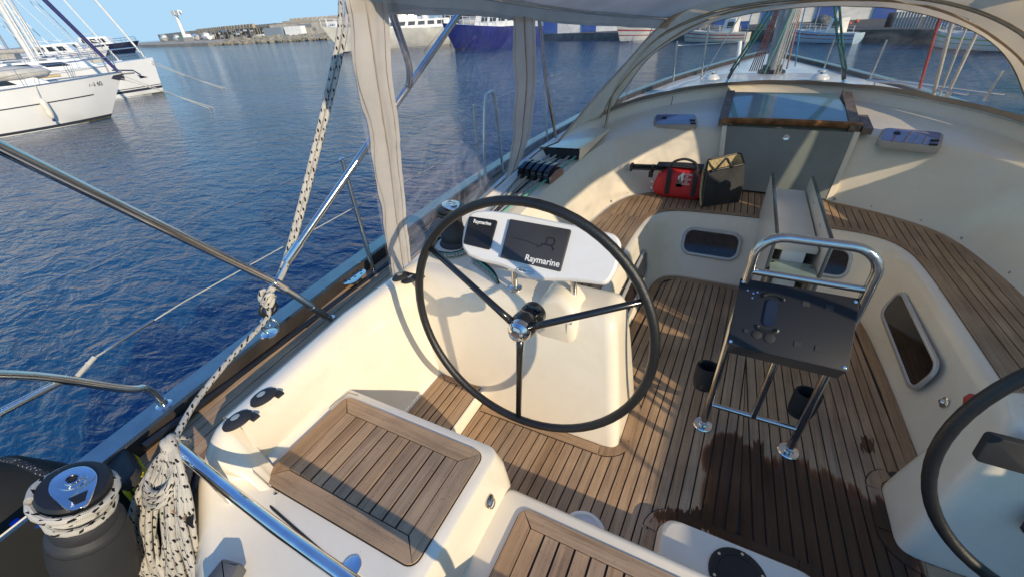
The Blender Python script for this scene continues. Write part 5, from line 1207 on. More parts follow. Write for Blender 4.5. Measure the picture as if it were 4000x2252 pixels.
for x in (-1.47, 1.47): MB().lathe([(.03, 0), (.028, .008), (.016, .014)], (x, 4.10, .955), 14).build('hoop_foot', 'chrome', hood)
# ================================================================ bimini roof joined to the hood
bim = thing('bimini_canvas', 'grey canvas bimini roof panel at the top of the view', 'canopy', (0, 2.5, 2.0))
prof = [(1.16, 1.50, 2.015, 2.14), (1.8, 1.50, 2.0, 2.14), (2.6, 1.50, 1.955, 2.12), (3.4, 1.37, 1.90, 2.09), (4.0, 1.19, 1.86, 2.06), (4.42, 1.04, 1.835, 2.03)]
P_ = catmull([V((p[1], p[0], p[2])) for p in prof], 4); Zc = catmull([V((0, p[0], p[3])) for p in prof], 4)
MB().grid([[wobble(V((u * a.x * (1.12 if u > 0 else 1), a.y, a.z + .09 * max(0, u) + (b.z + .0 - a.z) * (1 - abs(u) ** 2.2))), .012, 3) for u in [-1 + k / 10 for k in range(21)]] for a, b in zip(P_, Zc)]).build('roof', 'canvas_grey', bim, 180)
for s in (-1, 1):
    MB().grid([[wobble(V((s * ((a.x * (1.12 if s > 0 else 1)) + .01 + .02 * t), a.y, a.z + (.09 if s > 0 else 0) - (.075 if s < 0 else .04) * t)), .008, 5) for a in P_] for t in (0, .5, 1)]).build('hem', 'canvas_grey', bim, 180)
    MB().tube([V((s * (a.x * (1.12 if s > 0 else 1) - .01), a.y, a.z - .004 + (.09 if s > 0 else 0))) for a in P_], .013, 8).build('edge_tube', 'steel', bim, 60)
# ================================================================ clear side curtain to port; unseen starboard one added for shade
def side_curtain(sx, label):
    side = thing('side_curtain', label, 'curtain', (-1.8 * sx, 2.2, .75), 'side curtains')
    def cpt(t, v, amp=.018):
        a = t * 40; i = min(39, int(a)); f = a - i; b = BC[i].lerp(BC[i + 1], f); c = TC[i].lerp(TC[i + 1], f); p = b.lerp(c, v)
        k = 1 - v; p = p + V((mnoise.noise(V((p.y * 3.2, p.z * 2.4, 3))) * amp * (.4 + k) , 0, mnoise.noise(V((p.y * 4, p.z * 3, 9))) * amp * .4))
        return V((p.x * sx * (1 if sx > 0 else 1 + .12 * v), p.y, p.z + (0 if sx > 0 else .10 * v)))
    MB().grid([[cpt(k / 48, v / 24) for k in range(49)] for v in range(25)]).build('clear_panel', 'vinyl_clear', side, 180)
    def cstrip(tb0, tb1, tt0, tt1, name, off=.006, wav=.0, v0=0.0, v1=1.02, mat='canvas_strip'):
        rws = []
        for k in range(41):
            v = v0 + (v1 - v0) * k / 40; a = tb0 + (tt0 - tb0) * v; b = tb1 + (tt1 - tb1) * v
            w = wav * math.sin(v * 21) + wav * .6 * mnoise.noise(V((v * 6, tb0 * 9, 1)))
            rws.append([cpt(min(1, max(0, a + (b - a) * j / 10 + w * (1 - j / 14))), min(1, v)) + V((sx * (off + (.010 if j in (4, 5, 6) else .004 if j in (0, 10) else 0) + .004 * mnoise.noise(V((v * 30, j * .5, tb0)))), 0, 0)) for j in range(11)])
        st_ = MB().grid(rws).build(name, mat, side, 180)
        for e in (1.2, 8.8):      # stitched hems
            MB().tube([cpt(min(1, max(0, (tb0 + (tt0 - tb0) * v) + ((tb1 + (tt1 - tb1) * v) - (tb0 + (tt0 - tb0) * v)) * e / 10 + (wav * math.sin(v * 21)) * (1 - e / 14))), v) + V((sx * (off + .004), 0, 0)) for v in [k / 30 for k in range(31)]], .0018, 4).build('stitched_hem', 'canvas_strip', st_, 180)
    cstrip(-.0, .078, .0, .062, 'edge_strip', .008, .0055); cstrip(.655, .745, .36, .445, 'middle_strip', .008, .003)
    zp = [cpt(.70 + (.402 - .70) * v, v) + V((.020 * sx, 0, 0)) for v in [k / 20 for k in range(21)]]; MB().tube(zp, .005, 6).build('zip', 'canvas_grey', side, 180)
    zp = [cpt(.042 + (.03 - .042) * v, v) + V((.020 * sx, 0, 0)) for v in [k / 20 for k in range(21)]]; MB().tube(zp, .003, 6).build('seam', 'canvas_grey', side, 180)
    if sx < 0: MB().grid([[cpt(.70 + .30 * k / 14, v / 14) + V((-.012, 0, 0)) for k in range(15)] for v in range(15)]).build('shade_panel', 'canvas_tan', side, 180)  # opaque starboard panel added to keep the sun off the companionway
    MB().tube([cpt(k / 40, 0) + V((.004 * sx, 0, .0)) for k in range(3, 41)], .006, 6).build('bottom_cord', 'canvas_band', side, 180)
TC = catmull([V(p) for p in ((-1.52, 1.13, 1.975), (-1.52, 2.0, 1.935), (-1.52, 2.6, 1.89), (-1.36, 3.4, 1.84), (-1.09, 4.31, 1.80))], 8)
BC = catmull([V(p) for p in ((-1.935, 1.47, .715), (-1.91, 2.15, .79), (-1.84, 2.93, .90), (-1.75, 3.2, .985), (-1.64, 3.31, 1.03))], 8)
TC, BC = resample(TC, 41), resample(BC, 41)
side_curtain(1, 'clear plastic side curtain with two grey canvas strips on the left'); side_curtain(-1, 'unseen starboard side curtain added to shade the cockpit, part clear, part canvas')
# ================================================================ unseen cloth added to starboard to shade the cockpit sole
wc = thing('added_shade_cloth', 'unseen canvas cloth added to starboard to shade the cockpit sole', 'shade cloth', (2.2, .9, .7))
MB().grid([[wobble(V((2.20 + .02 * v, -1.6 + 4.2 * k / 24, .70 + .46 * v)), .012, 4) for k in range(25)] for v in (0, .33, .66, 1)]).build('cloth', 'canvas_strip', wc, 180)
for k in range(4): MB().tube([(2.215, -1.25 + 1.33 * k, .62), (2.235, -1.25 + 1.33 * k, 1.30)], .0125, 10).build('post', 'steel', wc, 60)
# ================================================================ mast and rigging seen through the spray hood window
mast = thing('mast', 'grey aluminium mast standing on the coachroof beyond the spray hood', 'mast', (-.06, 7.25, 1.1))
def oval(cx_, cy_, z, a, b, n=16): return [(cx_ + a * math.cos(2 * math.pi * k / n), cy_ + b * math.sin(2 * math.pi * k / n), z) for k in range(n)]
MB().grid([oval(-.06, 7.25, 1.0, .085, .12), oval(-.06, 7.18, 4, .085, .12), oval(-.06, 6.95, 14, .08, .11)], True).build('spar', 'spar_grey', mast, 60)
MB().lathe([(.17, 0), (.165, .03), (.12, .05), (.12, .09), (.10, .1)], (-.06, 7.25, 1.10), 20).build('collar', 'black_plastic', mast)
def line(pts, r, mat, label, cat='rope', grp='lines at the mast'): return MB().tube(pts, r, 6).build('halyard' if grp == 'lines at the mast' else 'rope_line', mat, None, 180, label=label, cat=cat, group=grp)
for k in range(6):
    f = k / 5; line([(-.14 - .07 * f, 7.08, 2.9), (-.16 - .04 * f, 7.08, 1.80), (-.20 - .13 * f, 7.05, 1.14)], .0075, 'rope_maroon' if k % 3 else 'rope_black', ['maroon halyard nearest the mast on its left', 'maroon halyard second left of the mast', 'maroon halyard third left of the mast', 'black halyard left of the mast among maroon ones', 'maroon halyard fifth left of the mast', 'maroon halyard outermost left of the mast'][k])
line([(.0, 7.05, 2.9), (-.01, 7.05, 1.82), (-.145, 7.0, 1.12)], .009, 'rope_mint', 'bright green halyard crossing the front of the mast')
for k in range(3): line([(.035 + .02 * k, 7.08, 2.9), (.03 + .02 * k, 7.08, 1.82), (-.03 + .035 * k, 7.05, 1.11)], .010, 'rope_white', ['cream halyard on the right face of the mast, first', 'cream halyard right of the mast, second', 'cream halyard right of the mast, outermost'][k])
line([(.09, 7.3, 2.9), (.09, 7.3, 1.82), (.115, 7.28, 1.14)], .010, 'rope_orange', 'pinkish halyard standing right of the mast')
line([(-.47, 9, 2.6), (-.48, 9, 1.75), (-.50, 9, 1.0)], .010, 'rope_blue', 'light blue line left of the mast on the foredeck'); line([(.22, 9, 2.4), (.27, 9, 1.5), (.34, 9, 1.0)], .010, 'rope_blue', 'light blue line right of the mast on the foredeck')
def sheet(x0, x1, y, label, side_):
    t = thing('mainsheet', label, 'rope', (x0, y, 1.19), 'green mainsheet falls')
    for dx in (-.012, .014): MB().tube([(x0 + dx, y, 1.30), (lerp(x0, x1, .5) + dx * 1.4, y - .03, 1.60), (x1 + dx * 1.5, y - .08, 1.95), (lerp(x0, x1, 2.0), y - .2, 2.8)], .0105, 7).build('fall', 'rope_green', t, 180)
    MB().box((x0, y, 1.275), (.034, .05, .10), Matrix.Rotation(rad(18 * side_), 3, 'Y')).build('block', 'black_plastic', t); MB().lathe([(.03, 0), (.028, .01), (.012, .04)], (x0 - side_ * .02, y, 1.185), 14).build('pad_eye', 'chrome', t)
sheet(-.515, -.23, 5.62, 'green mainsheet fall left of the mast', 1); sheet(.50, .215, 5.58, 'green mainsheet fall right of the mast', -1)
for x, z, lb in ((-.72, 1.19, 'small deck winch left of the mainsheet on the coachroof'), (.36, 1.195, 'small deck winch right of centre on the coachroof')):
    t = thing('coachroof_winch', lb, 'winch', (x, 5.95, z)); MB().lathe([(.09, 0), (.085, .02), (.07, .03), (.05, .05)], (x, 5.95, z - .01), 18).build('base', 'gelcoat_white', t); MB().lathe([(.045, .045), (.04, .07), (.05, .085), (.02, .09)], (x, 5.95, z - .01), 16).build('drum', 'chrome', t)
def shroud(a, b, r, label, mat='steel'): line([a, b], r, mat, label, 'wire', 'shrouds and guard wires')
shroud((-.88, 6.6, 1.12), (-.20, 6.75, 2.6), .008, 'inner shroud sloping up to the mast on the left'); shroud((-1.95, 6.9, .75), (-.3, 7.0, 6.0), .006, 'outer shroud on the port side')
for i, (x, y, s) in enumerate(((-1.22, 6.5, 'first guard stanchion seen left in the hood window'), (-.90, 6.8, 'slanted guard stanchion pair left of the mast'))):
    t = MB().tube([(x, y, 1.08), (x - .02, y, 1.55 + .15 * i)], .011, 8).build('guard_stanchion', 'steel', None, 60, label=s, cat='stanchion', group='forward stanchions')
for i, (x, y, z0, z1, lb) in enumerate(((.91, 6.5, 1.02, 1.50, 'guard stanchion right of the mast, nearer'), (.56, 7.5, 1.0, 1.46, 'guard stanchion right of the mast, farther'), (1.42, 5.0, 1.14, 1.36, 'guard stanchion at the right end of the hood window'))):
    MB().tube([(x, y, z0), (x + .02, y, z1)], .011, 8).build('guard_stanchion', 'steel', None, 60, label=lb, cat='stanchion', group='forward stanchions')
shroud((.90, 6.5, 1.14), (1.5, 4.95, 1.20), .006, 'guard wire low across the right part of the hood window'); shroud((-1.22, 6.5, 1.5), (-.60, 9.4, 1.35), .005, 'guard wire on the port bow')
line([(.95, 5.2, 2.4), (.965, 5.2, 1.69), (1.02, 5.2, 1.26), (1.03, 5.2, 1.2)], .011, 'rope_red', 'red rope hanging at the right of the hood window', 'rope', 'ropes at the starboard shrouds')
line([(1.02, 5.2, 2.4), (1.06, 5.2, 1.64), (1.15, 5.2, 1.12)], .014, 'rope_white', 'thick white rope beside the red rope at right', 'rope', 'ropes at the starboard shrouds')
line([(1.14, 5.2, 2.4), (1.16, 5.2, 1.58), (1.19, 5.2, 1.12)], .008, 'rope_white', 'thin white rope second from the red rope at right', 'rope', 'ropes at the starboard shrouds')
line([(1.23, 5.2, 2.4), (1.235, 5.2, 1.55), (1.235, 5.2, 1.12)], .013, 'rope_white', 'white shroud cover right of the thin rope', 'rope', 'ropes at the starboard shrouds')
pp2 = thing('pulpit_fitting', 'white upright furling drum on the foredeck left of the mast', 'furling drum', (-.55, 9.5, 1.0)); MB().tube([(-.53, 9.5, .95), (-.57, 9.5, 1.36)], .035, 10).build('drum', 'paint_white', pp2, 60)
hr = thing('handrail', 'thin steel handrail on the starboard coachroof edge', 'handrail', (.95, 5.6, 1.15)); MB().tube([(.74, 5.75, 1.20), (.98, 5.45, 1.21), (1.30, 5.0, 1.19)], .011, 8).build('rail_tube', 'alloy', hr, 60)
for p in ((.80, 5.68), (1.22, 5.1)): MB().tube([(*p, 1.14), (*p, 1.20)], .01, 8).build('foot', 'alloy', hr)
# ================================================================ boats and harbour
def hull_mesh(L, B, fb, fs, rake=.8, tr=.8, full=2.2, draft=.35, flare=0.0):
    """bow at the origin pointing +Y; z = 0 is the waterline. returns rows (stations) of points port->keel->starboard"""
    rws = []
    for k in range(15):
        t = 1 - (k / 14) ** 1.25       # 1 bow .. 0 stern
        b = B / 2 * (1 - ((t - .42) / .58) ** full) if t > .42 else B / 2 * (tr + (1 - tr) * (t / .42) ** .8)
        b = max(b, .015); zs = fs + (fb - fs) * t ** 1.6; y = -(1 - t) * L; row = []
        for (wb_k, zz) in ((1.0, zs), (.985, zs * .72), (.95 - flare, zs * .35), (.86 - flare * 1.6, 0.0), (.55, -draft * .7), (0.0, -draft)):
            yy = y - rake * (1 - zz / fb) * max(0, (t - .55) / .45) ** 1.5; row.append(V((-b * wb_k, yy, zz)))
        rws.append(row + [V((-p.x, p.y, p.z)) for p in row[-2::-1]])
    return rws
def place(x, y, hx, hy): a = math.atan2(-hx, hy); return Matrix.Translation((x, y, WL)) @ Matrix.Rotation(a, 4, 'Z')
def boat(name, label, cat, M_, L, B, fb, fs, hmat, deck='hull_white', grp=None, **kw):
    t = thing(name, label, cat, tuple(M_.translation), grp); rws = hull_mesh(L, B, fb, fs, **kw)
    mb = MB().grid(rws); n = len(rws[0]); o = len(mb.v) - n; mb.f.append(tuple(range(o, o + n))); mb.xform(M_).build('hull', hmat, t, 35)
    MB().grid([[r[0] + V((.02, 0, -.03)), V((0, r[0].y, r[0].z + .03)), r[-1] + V((-.02, 0, -.03))] for r in rws]).xform(M_).build('deck', deck, t, 30)
    t['_'] = 0; del t['_']
    return t, rws
def stripe(t, rws, M_, f0, f1, mat, i0=0, i1=14, name='stripe', out=.012):
    mb = MB()
    for s in (0, 1):
        q = []
        for r in rws[i0:i1 + 1]:
            pts = r[:6] if s == 0 else r[::-1][:6]; zs = pts[0].z
            def atz(z):
                for a, b in zip(pts, pts[1:]):
                    if (a.z - z) * (b.z - z) <= 0 and a.z != b.z: return a.lerp(b, (a.z - z) / (a.z - b.z))
                return pts[0]
            e = V((-out if s == 0 else out, 0.004, 0)); z0 = f0 if f0 <= 1.5 and f0 < 0 else f0; q.append([atz(f1 * zs if f1 > 0 and f1 <= 1 else 0) + e, atz(f0 * zs) + e])
        mb.grid(q)
    mb.xform(M_).build(name, mat, t, 60)
def cabin(t, M_, y0, y1, w0, w1, z0, h, mat, name='cabin', slope=.15, win=None, nwin=0):
    P = [V((-w0, y0, z0)), V((w0, y0, z0)), V((w1, y1, z0)), V((-w1, y1, z0))]; s = slope
    Q = [V((-w0 * .86, y0 - s * 1.6 * (1 if y0 > y1 else -1), z0 + h)), V((w0 * .86, y0 - s * 1.6 * (1 if y0 > y1 else -1), z0 + h)), V((w1 * .88, y1, z0 + h)), V((-w1 * .88, y1, z0 + h))]
    c = MB().add([M_ @ p for p in P + Q], [(0, 1, 5, 4), (1, 2, 6, 5), (2, 3, 7, 6), (3, 0, 4, 7), (4, 5, 6, 7)]).build(name, mat, t, 0)
    for k in range(nwin):
        for sd_ in (0, 1):
            a, b, a2, b2 = (P[3], P[0], Q[3], Q[0]) if sd_ == 0 else (P[2], P[1], Q[2], Q[1])
            u0 = .08 + .84 * k / nwin; u1 = u0 + .84 / nwin * .7; off = V((-.02 if sd_ == 0 else .02, 0, 0))
            q = [lerp(lerp(a, b, u), lerp(a2, b2, u), v) + off for u, v in ((u0, .35), (u1, .35), (u1, .8), (u0, .8))]
            MB().add([M_ @ p for p in q], [(0, 1, 2, 3)]).build('window', 'cabin_glass', c, 0)
    return c
def rail(t, M_, rws, h, i0, i1, mat='steel', r=.012, name='guard_rail', step=2):
    mb = MB()
    for s in (0, -1):
        P = [rw[s] + V((.08 if s == 0 else -.08, 0, 0)) for rw in rws[i0:i1 + 1]]
        for hh in (h, h * .5): mb.tube([M_ @ (p + V((0, 0, hh))) for p in P], r * .6, 4)
        for p in P[::step]: mb.tube([M_ @ p, M_ @ (p + V((0, 0, h)))], r, 5)
    mb.build(name, mat, t, 60)
def spar(t, M_, x, y, z0, z1, r, mat='spar_white', name='mast', rk=0.0):
    return MB().tube([M_ @ V((x, y, z0)), M_ @ V((x, y - rk, z1))], [r, r * .75], 10).build(name, mat, t, 60)
# ---- near yacht
M1 = place(-25.05, 10.75, .29, .956)
t, rw = boat('moored_yacht', 'white sailing yacht at left with two hanging fenders and blue furled sail', 'sailboat', M1, 11.5, 3.7, 1.66, 1.30, 'hull_white', rake=1.15)
stripe(t, rw, M1, .03, .085, 'stripe_dark', 0, 14, 'boot_stripe'); stripe(t, rw, M1, .60, .625, 'stripe_dark', 2, 14, 'pin_stripe'); stripe(t, rw, M1, -.02, .03, 'weed', 0, 14, 'weed_line')
MB().tube([M1 @ (r[0] + V((0, 0, .03))) for r in rw], .028, 5).build('toe_rail', 'alloy', t); MB().tube([M1 @ (r[-1] + V((0, 0, .03))) for r in rw], .028, 5).build('toe_rail', 'alloy', t)
cabin(t, M1, -2.3, -8.5, .75, 1.25, 1.50, .34, 'hull_white', 'coachroof', .35, None, 4)
dg = MB(); dg.lathe([(.05, -1.9), (.42, -1.7), (.66, -.9), (.70, .2), (.62, 1.2), (.35, 1.75), (.05, 1.9)], (0, 0, 0), 14, Matrix.Rotation(rad(90), 3, 'X'), 1.0, .42); dg.xform(M1 @ Matrix.Translation((.25, -4.1, 1.95))).build('upturned_dinghy', 'dinghy_grey', t, 60)
rail(t, M1, rw, .62, 1, 9); spar(t, M1, 0, -4.6, 1.6, 15, .10, 'spar_white', 'mast', .3)
MB().tube([M1 @ V((0, -.12, 1.72)), M1 @ V((0, -2.2, 6.6)), M1 @ V((0, -4.6, 14))], [.07, .10, .05], 8).build('furled_sail', 'sail_blue', t, 60)
MB().tube([M1 @ V((.35, -2.0, 1.78)), M1 @ V((.62, -3.9, 1.80))], .05, 7).build('yellow_pole', 'straw', t)
pu = MB()
for s in (-1, 1): pu.tube([M1 @ V((s * .5, -1.6, 1.62)), M1 @ V((s * .45, -1.5, 2.2)), M1 @ V((s * .12, -.1, 2.28)), M1 @ V((s * .06, -.15, 1.68))], .016, 5)
pu.build('pulpit', 'steel', t, 60)
an = MB(); an.box(M1 @ V((0, .18, 1.60)), (.10, .5, .06), M1.to_3x3()); an.tube([M1 @ V((0, -.3, 1.78)), M1 @ V((0, .42, 1.70)), M1 @ V((0, .62, 1.50))], .03, 5); an.add([M1 @ V((-.22, .50, 1.52)), M1 @ V((0, .85, 1.38)), M1 @ V((.22, .50, 1.52)), M1 @ V((0, .55, 1.36))], [(0, 1, 3), (1, 2, 3), (0, 3, 2), (0, 2, 1)]); an.build('anchor', 'dark_steel', t)
MB().add([M1 @ V((.05, .02, 1.62)), M1 @ V((.02, -.02, 1.34)), M1 @ V((.34, -.78, 1.56)), M1 @ V((.1, .03, 1.62))], [(0, 1, 2)]).build('bow_patch', 'stripe_dark', t)
text_mesh('lettering', '7A-3 60', .20, M1 @ frame(V((.50, -1.05, 1.36)), (-.36, 1, .03), (0, 0, 1)), 'dark_print', t, .002) if False else text_mesh('lettering', '7-3 60', .2, M1 @ frame(V((.555, -1.12, 1.36)), V((-.40, 1, .03)), V((0, 0, 1))), 'dark_print', t, .002)
def near_side(rw_, y, zf):
    for a, b in zip(rw_, rw_[1:]):
        if a[-1].y >= y >= b[-1].y:
            f = (a[-1].y - y) / (a[-1].y - b[-1].y); p = a[-1].lerp(b[-1], f); q = a[-3].lerp(b[-3], f); return p.lerp(q, zf)
    return rw_[-1][-1]
for k, (y, lb) in enumerate(((-2.9, 'white sausage fender nearer the bow of the left yacht'), (-4.9, 'white sausage fender lower on the left yacht hull'))):
    f = thing('boat_fender', lb, 'fender', tuple(M1 @ near_side(rw, y, 0)), 'fenders on the left yacht'); p0 = near_side(rw, y, -.02) + V((.02, 0, .02)); p1 = near_side(rw, y, .35) + V((.16, 0, -.05 - .2 * k))
    MB().tube([M1 @ p1, M1 @ (p1 - V((0, 0, .05))), M1 @ (p1 - V((-.0, 0, .15))), M1 @ (p1 - V((0, 0, .55))), M1 @ (p1 - V((0, 0, .70))), M1 @ (p1 - V((0, 0, .76)))], [.03, .07, .115, .115, .08, .03], 12).build('body', 'fender_white', f, 60)
    MB().lathe([(.02, 0), (.06, .03), (.03, .1)], M1 @ (p1 - V((0, 0, .85))), 8).build('end_cap', 'sail_blue', f); MB().tube([M1 @ (p0 + V((-.25, .15, .45))), M1 @ p0, M1 @ p1], .012, 5).build('lanyard', 'rope_white', f)
for k, lb in enumerate(('mooring line from the left yacht bow, upper', 'mooring line from the left yacht bow, lower')):
    MB().tube(catmull([M1 @ V((.06, -.05 - .1 * k, 1.55 - .1 * k)), M1 @ V((1.0, 1.0 + .1 * k, .85 - .1 * k)), M1 @ V((2.2 - .1 * k, 2.3 + .2 * k, -.05))], 4), .017, 5).build('bow_line', 'rope_white', None, 180, label=lb, cat='rope', group='bow lines')
# ---- second yacht
M2 = place(-33.0, 16.15, .33, .94)
t, rw = boat('moored_yacht', 'white plumb bowed yacht moored behind the first one at left', 'sailboat', M2, 13, 4.1, 1.88, 1.5, 'hull_white', rake=.22, full=2.6)
stripe(t, rw, M2, .14, .21, 'stripe_dark', 0, 14, 'grey_band'); stripe(t, rw, M2, .24, .26, 'stripe_dark', 0, 14, 'thin_band'); stripe(t, rw, M2, -.02, .03, 'weed', 0, 14, 'weed_line')
cabin(t, M2, -2.6, -9.5, .8, 1.4, 1.70, .45, 'hull_white', 'coachroof', .5, None, 4); rail(t, M2, rw, .62, 1, 9); spar(t, M2, 0, -5.2, 1.8, 17, .11)
MB().tube([M2 @ V((0, -.35, 1.9)), M2 @ V((0, -5.1, 15.5))], .055, 8).build('furled_jib', 'spar_white', t, 60); MB().box(M2 @ V((0, -7.6, 2.75)), (2.6, 2.4, .8), M2.to_3x3()).build('grey_spray_hood', 'cover_grey', t)
pu = MB()
for s in (-1, 1): pu.tube([M2 @ V((s * .75, -1.9, 1.82)), M2 @ V((s * .7, -1.8, 2.45)), M2 @ V((s * .25, -.35, 2.5)), M2 @ V((s * .2, -.4, 1.9))], .016, 5)
pu.build('pulpit', 'steel', t, 60)
for k, lb in enumerate(('mooring line from the second yacht bow, upper', 'mooring line from the second yacht bow, lower')):
    MB().tube(catmull([M2 @ V((.06, -.15 - .1 * k, 1.75 - .1 * k)), M2 @ V((1.3, 1.1 + .1 * k, .85 - .1 * k)), M2 @ V((2.6 - .1 * k, 2.6 + .2 * k, -.05))], 4), .018, 5).build('bow_line', 'rope_white', None, 180, label=lb, cat='rope', group='bow lines')
# ---- further yachts in the row, mostly masts and decks
for k, (x, y, L, B, hm, lb) in enumerate(((-43.5, 19.2, 12, 3.9, 'hull_white', 'third yacht in the left row, grey cover on its cabin'), (-54, 22.5, 11, 3.6, 'hull_cream', 'fourth yacht in the left row with cream hull'), (-66, 27.5, 12, 3.8, 'hull_white', 'farthest yacht in the left row'))):
    M_ = place(x, y, .33, .94); t, rw = boat('moored_yacht', lb, 'sailboat', M_, L, B, 1.6, 1.3, hm, rake=.8); cabin(t, M_, -2.4, -8.5, .7, 1.3, 1.5, .45, 'hull_white', 'coachroof', .4, None, 3); rail(t, M_, rw, .62, 1, 10, 'steel', .016)
    spar(t, M_, 0, -4.6, 1.5, 16 - k, .10, 'spar_white', 'mast', .3); MB().tube([M_ @ V((0, -.2, 1.6)), M_ @ V((0, -4.5, 14 - k))], .045, 6).build('forestay', 'spar_white' if k != 1 else 'cover_grey', t, 60); MB().tube([M_ @ V((0, -4.7, 2.6)), M_ @ V((0, -8.9, 2.7))], .14, 8).build('sail_cover', 'cover_grey' if k != 1 else 'sail_blue', t, 60)
    MB().tube([M_ @ V((-1.2, -4.7, 9)), M_ @ V((1.2, -4.7, 9))], .04, 5).build('spreader', 'spar_white', t); MB().tube([M_ @ V((1.7, -4.8, 1.5)), M_ @ V((1.2, -4.7, 9)), M_ @ V((0, -4.8, 15 - k))], .02, 4).build('shroud', 'steel', t)
rr_ = random.Random(17)
for k in range(9):      # masts and hulls packed along the far pontoon
    M_ = place(-62 - 9.5 * k + 2 * rr_.random(), 20 + 3.2 * k + 6 * rr_.random(), .33 + .2 * rr_.random(), .9)
    t, rw = boat('berthed_yacht', ['nearest', 'second', 'third', 'fourth', 'fifth', 'sixth', 'seventh', 'eighth', 'last'][k] + ' of the small yachts berthed beyond the left row', 'sailboat', M_, 9 + 4 * rr_.random(), 3.4, 1.5, 1.2, rr_.choice(('hull_white', 'hull_white', 'hull_cream', 'hull_navy')), grp='berthed yachts')
    cabin(t, M_, -2.4, -7.5, .7, 1.2, 1.35, .5, 'hull_white', 'coachroof', .4, None, 3); spar(t, M_, 0, -4.2, 1.4, 11 + 5 * rr_.random(), .11, rr_.choice(('spar_white', 'spar_white', 'spar_grey')), 'mast', .3)
    MB().tube([M_ @ V((0, -4.4, 2.5)), M_ @ V((0, -7.8, 2.6))], .17, 8).build('sail_cover', rr_.choice(('cover_grey', 'sail_blue', 'hull_cream')), t, 60); MB().tube([M_ @ V((0, -.2, 1.5)), M_ @ V((0, -4.2, 11))], .05, 5).build('forestay', 'spar_white', t)
    MB().box(M_ @ V((0, -6.5, 2.25)), (2.0, 1.6, .7), M_.to_3x3()).build('spray_hood', rr_.choice(('sail_blue', 'cover_grey', 'tarp_blue')), t)
def motorboat(x, y, hx, hy, L, lb, hm='hull_white', z=None, cov=None, grp='motor boats'):
    M_ = place(x, y, hx, hy)
    if z is not None: M_ = Matrix.Translation((0, 0, z)) @ M_
    t, rw = boat('motor_boat', lb, 'motorboat', M_, L, L * .33, L * .15, L * .11, hm, rake=L * .12, flare=.08, grp=grp)
    if cov: MB().grid([[V((u * L * .14, -L * (.12 + .8 * k / 6), L * .12 + L * .09 * (1 - u * u) * math.sin(math.pi * (.15 + .8 * k / 6)))) for u in (-1, -.5, 0, .5, 1)] for k in range(7)]).xform(M_).build('tarpaulin', cov, t, 60)
    else:
        cabin(t, M_, -L * .3, -L * .72, L * .10, L * .13, L * .11, L * .12, 'hull_white', 'cabin', L * .05, None, 3); MB().box(M_ @ V((0, -L * .62, L * .27)), (L * .2, L * .16, .08), M_.to_3x3()).build('hardtop', 'hull_white', t); rail(t, M_, rw, L * .06, 1, 8, 'steel', L * .003)
    return t
motorboat(-165, 80, .72, .69, 19, 'dark blue hulled motor cruiser beyond the yachts', 'hull_navy'); motorboat(-138, 60, .7, .7, 14, 'white motor cruiser beyond the yachts'); motorboat(-105, 45, .6, .8, 13, 'white cruiser half hidden among the yacht masts')
for k in range(5): motorboat(-128 - 17 * k, 46 - 3 * k + 5 * (k % 2), .75, .66, 12 + (k * 7) % 5, ['white motor boat first along the far pontoon', 'white motor boat second along the far pontoon', 'white motor boat third along the far pontoon', 'white motor boat fourth along the far pontoon', 'white motor boat last along the far pontoon'][k])
# ---- breakwater: quay, rocks, wall, sheds
QL = [(-420, 185), (-300, 140), (-233, 119), (-175, 106), (-154, 108), (-120, 112.5), (-85, 122), (-40, 135), (30, 150)]
def offs(pl, d_):
    out_ = []
    for i in range(len(pl)):
        a = V((*pl[max(i - 1, 0)], 0)); b = V((*pl[min(i + 1, len(pl) - 1)], 0)); t_ = (b - a).normalized(); out_.append((pl[i][0] - t_.y * d_, pl[i][1] + t_.x * d_))
    return out_
q1, q2, q3 = offs(QL, 3.0), offs(QL, 26), offs(QL, 40)
MB().grid([[(a[0], a[1], WL - 1), (a[0], a[1], WL + 1.0), (b[0], b[1], WL + 1.55), (c[0], c[1], WL + 1.55), (d_[0], d_[1], WL + 1.55)] for a, b, c, d_ in zip(QL, q1, q2, q3)]).build('quay', 'concrete', None, 0, kind='structure')
def along(pl, s):
    L = 0
    for a, b in zip(pl, pl[1:]):
        l = math.hypot(b[0] - a[0], b[1] - a[1])
        if s <= L + l: f = (s - L) / l; return V((a[0] + (b[0] - a[0]) * f, a[1] + (b[1] - a[1]) * f, 0)), V(((b[0] - a[0]) / l, (b[1] - a[1]) / l, 0))
        L += l
    return V((*pl[-1], 0)), V((1, 0, 0))
rk = MB(); rr_ = random.Random(5)
for k in range(420):
    s = 262 + 150 * rr_.random(); p, t_ = along(QL, s); nn = V((-t_.y, t_.x, 0)); u = rr_.random(); c = p + nn * (-1.5 + 4.5 * u) + V((0, 0, WL + .0 + 1.5 * u)); r = .5 + .75 * rr_.random()
    vs_ = [V(v) for v in ((1, 0, 0), (-1, 0, 0), (0, 1, 0), (0, -1, 0), (0, 0, 1), (0, 0, -1), (.7, .7, .6), (-.7, .6, .7), (.6, -.7, .7), (-.6, -.7, .6))]
    vs_ = [c + V((v.x * r * (.7 + .6 * rr_.random()), v.y * r * (.7 + .6 * rr_.random()), v.z * r * (.6 + .4 * rr_.random()))) for v in vs_]
    rk.add(vs_, [(0, 6, 8), (0, 2, 6), (2, 7, 6), (2, 1, 7), (1, 9, 7), (1, 3, 9), (3, 8, 9), (3, 0, 8), (6, 7, 4), (7, 9, 4), (9, 8, 4), (8, 6, 4), (0, 5, 2), (2, 5, 1), (1, 5, 3), (3, 5, 0)])
rk.build('rocks', 'rock', None, 0, kind='stuff')
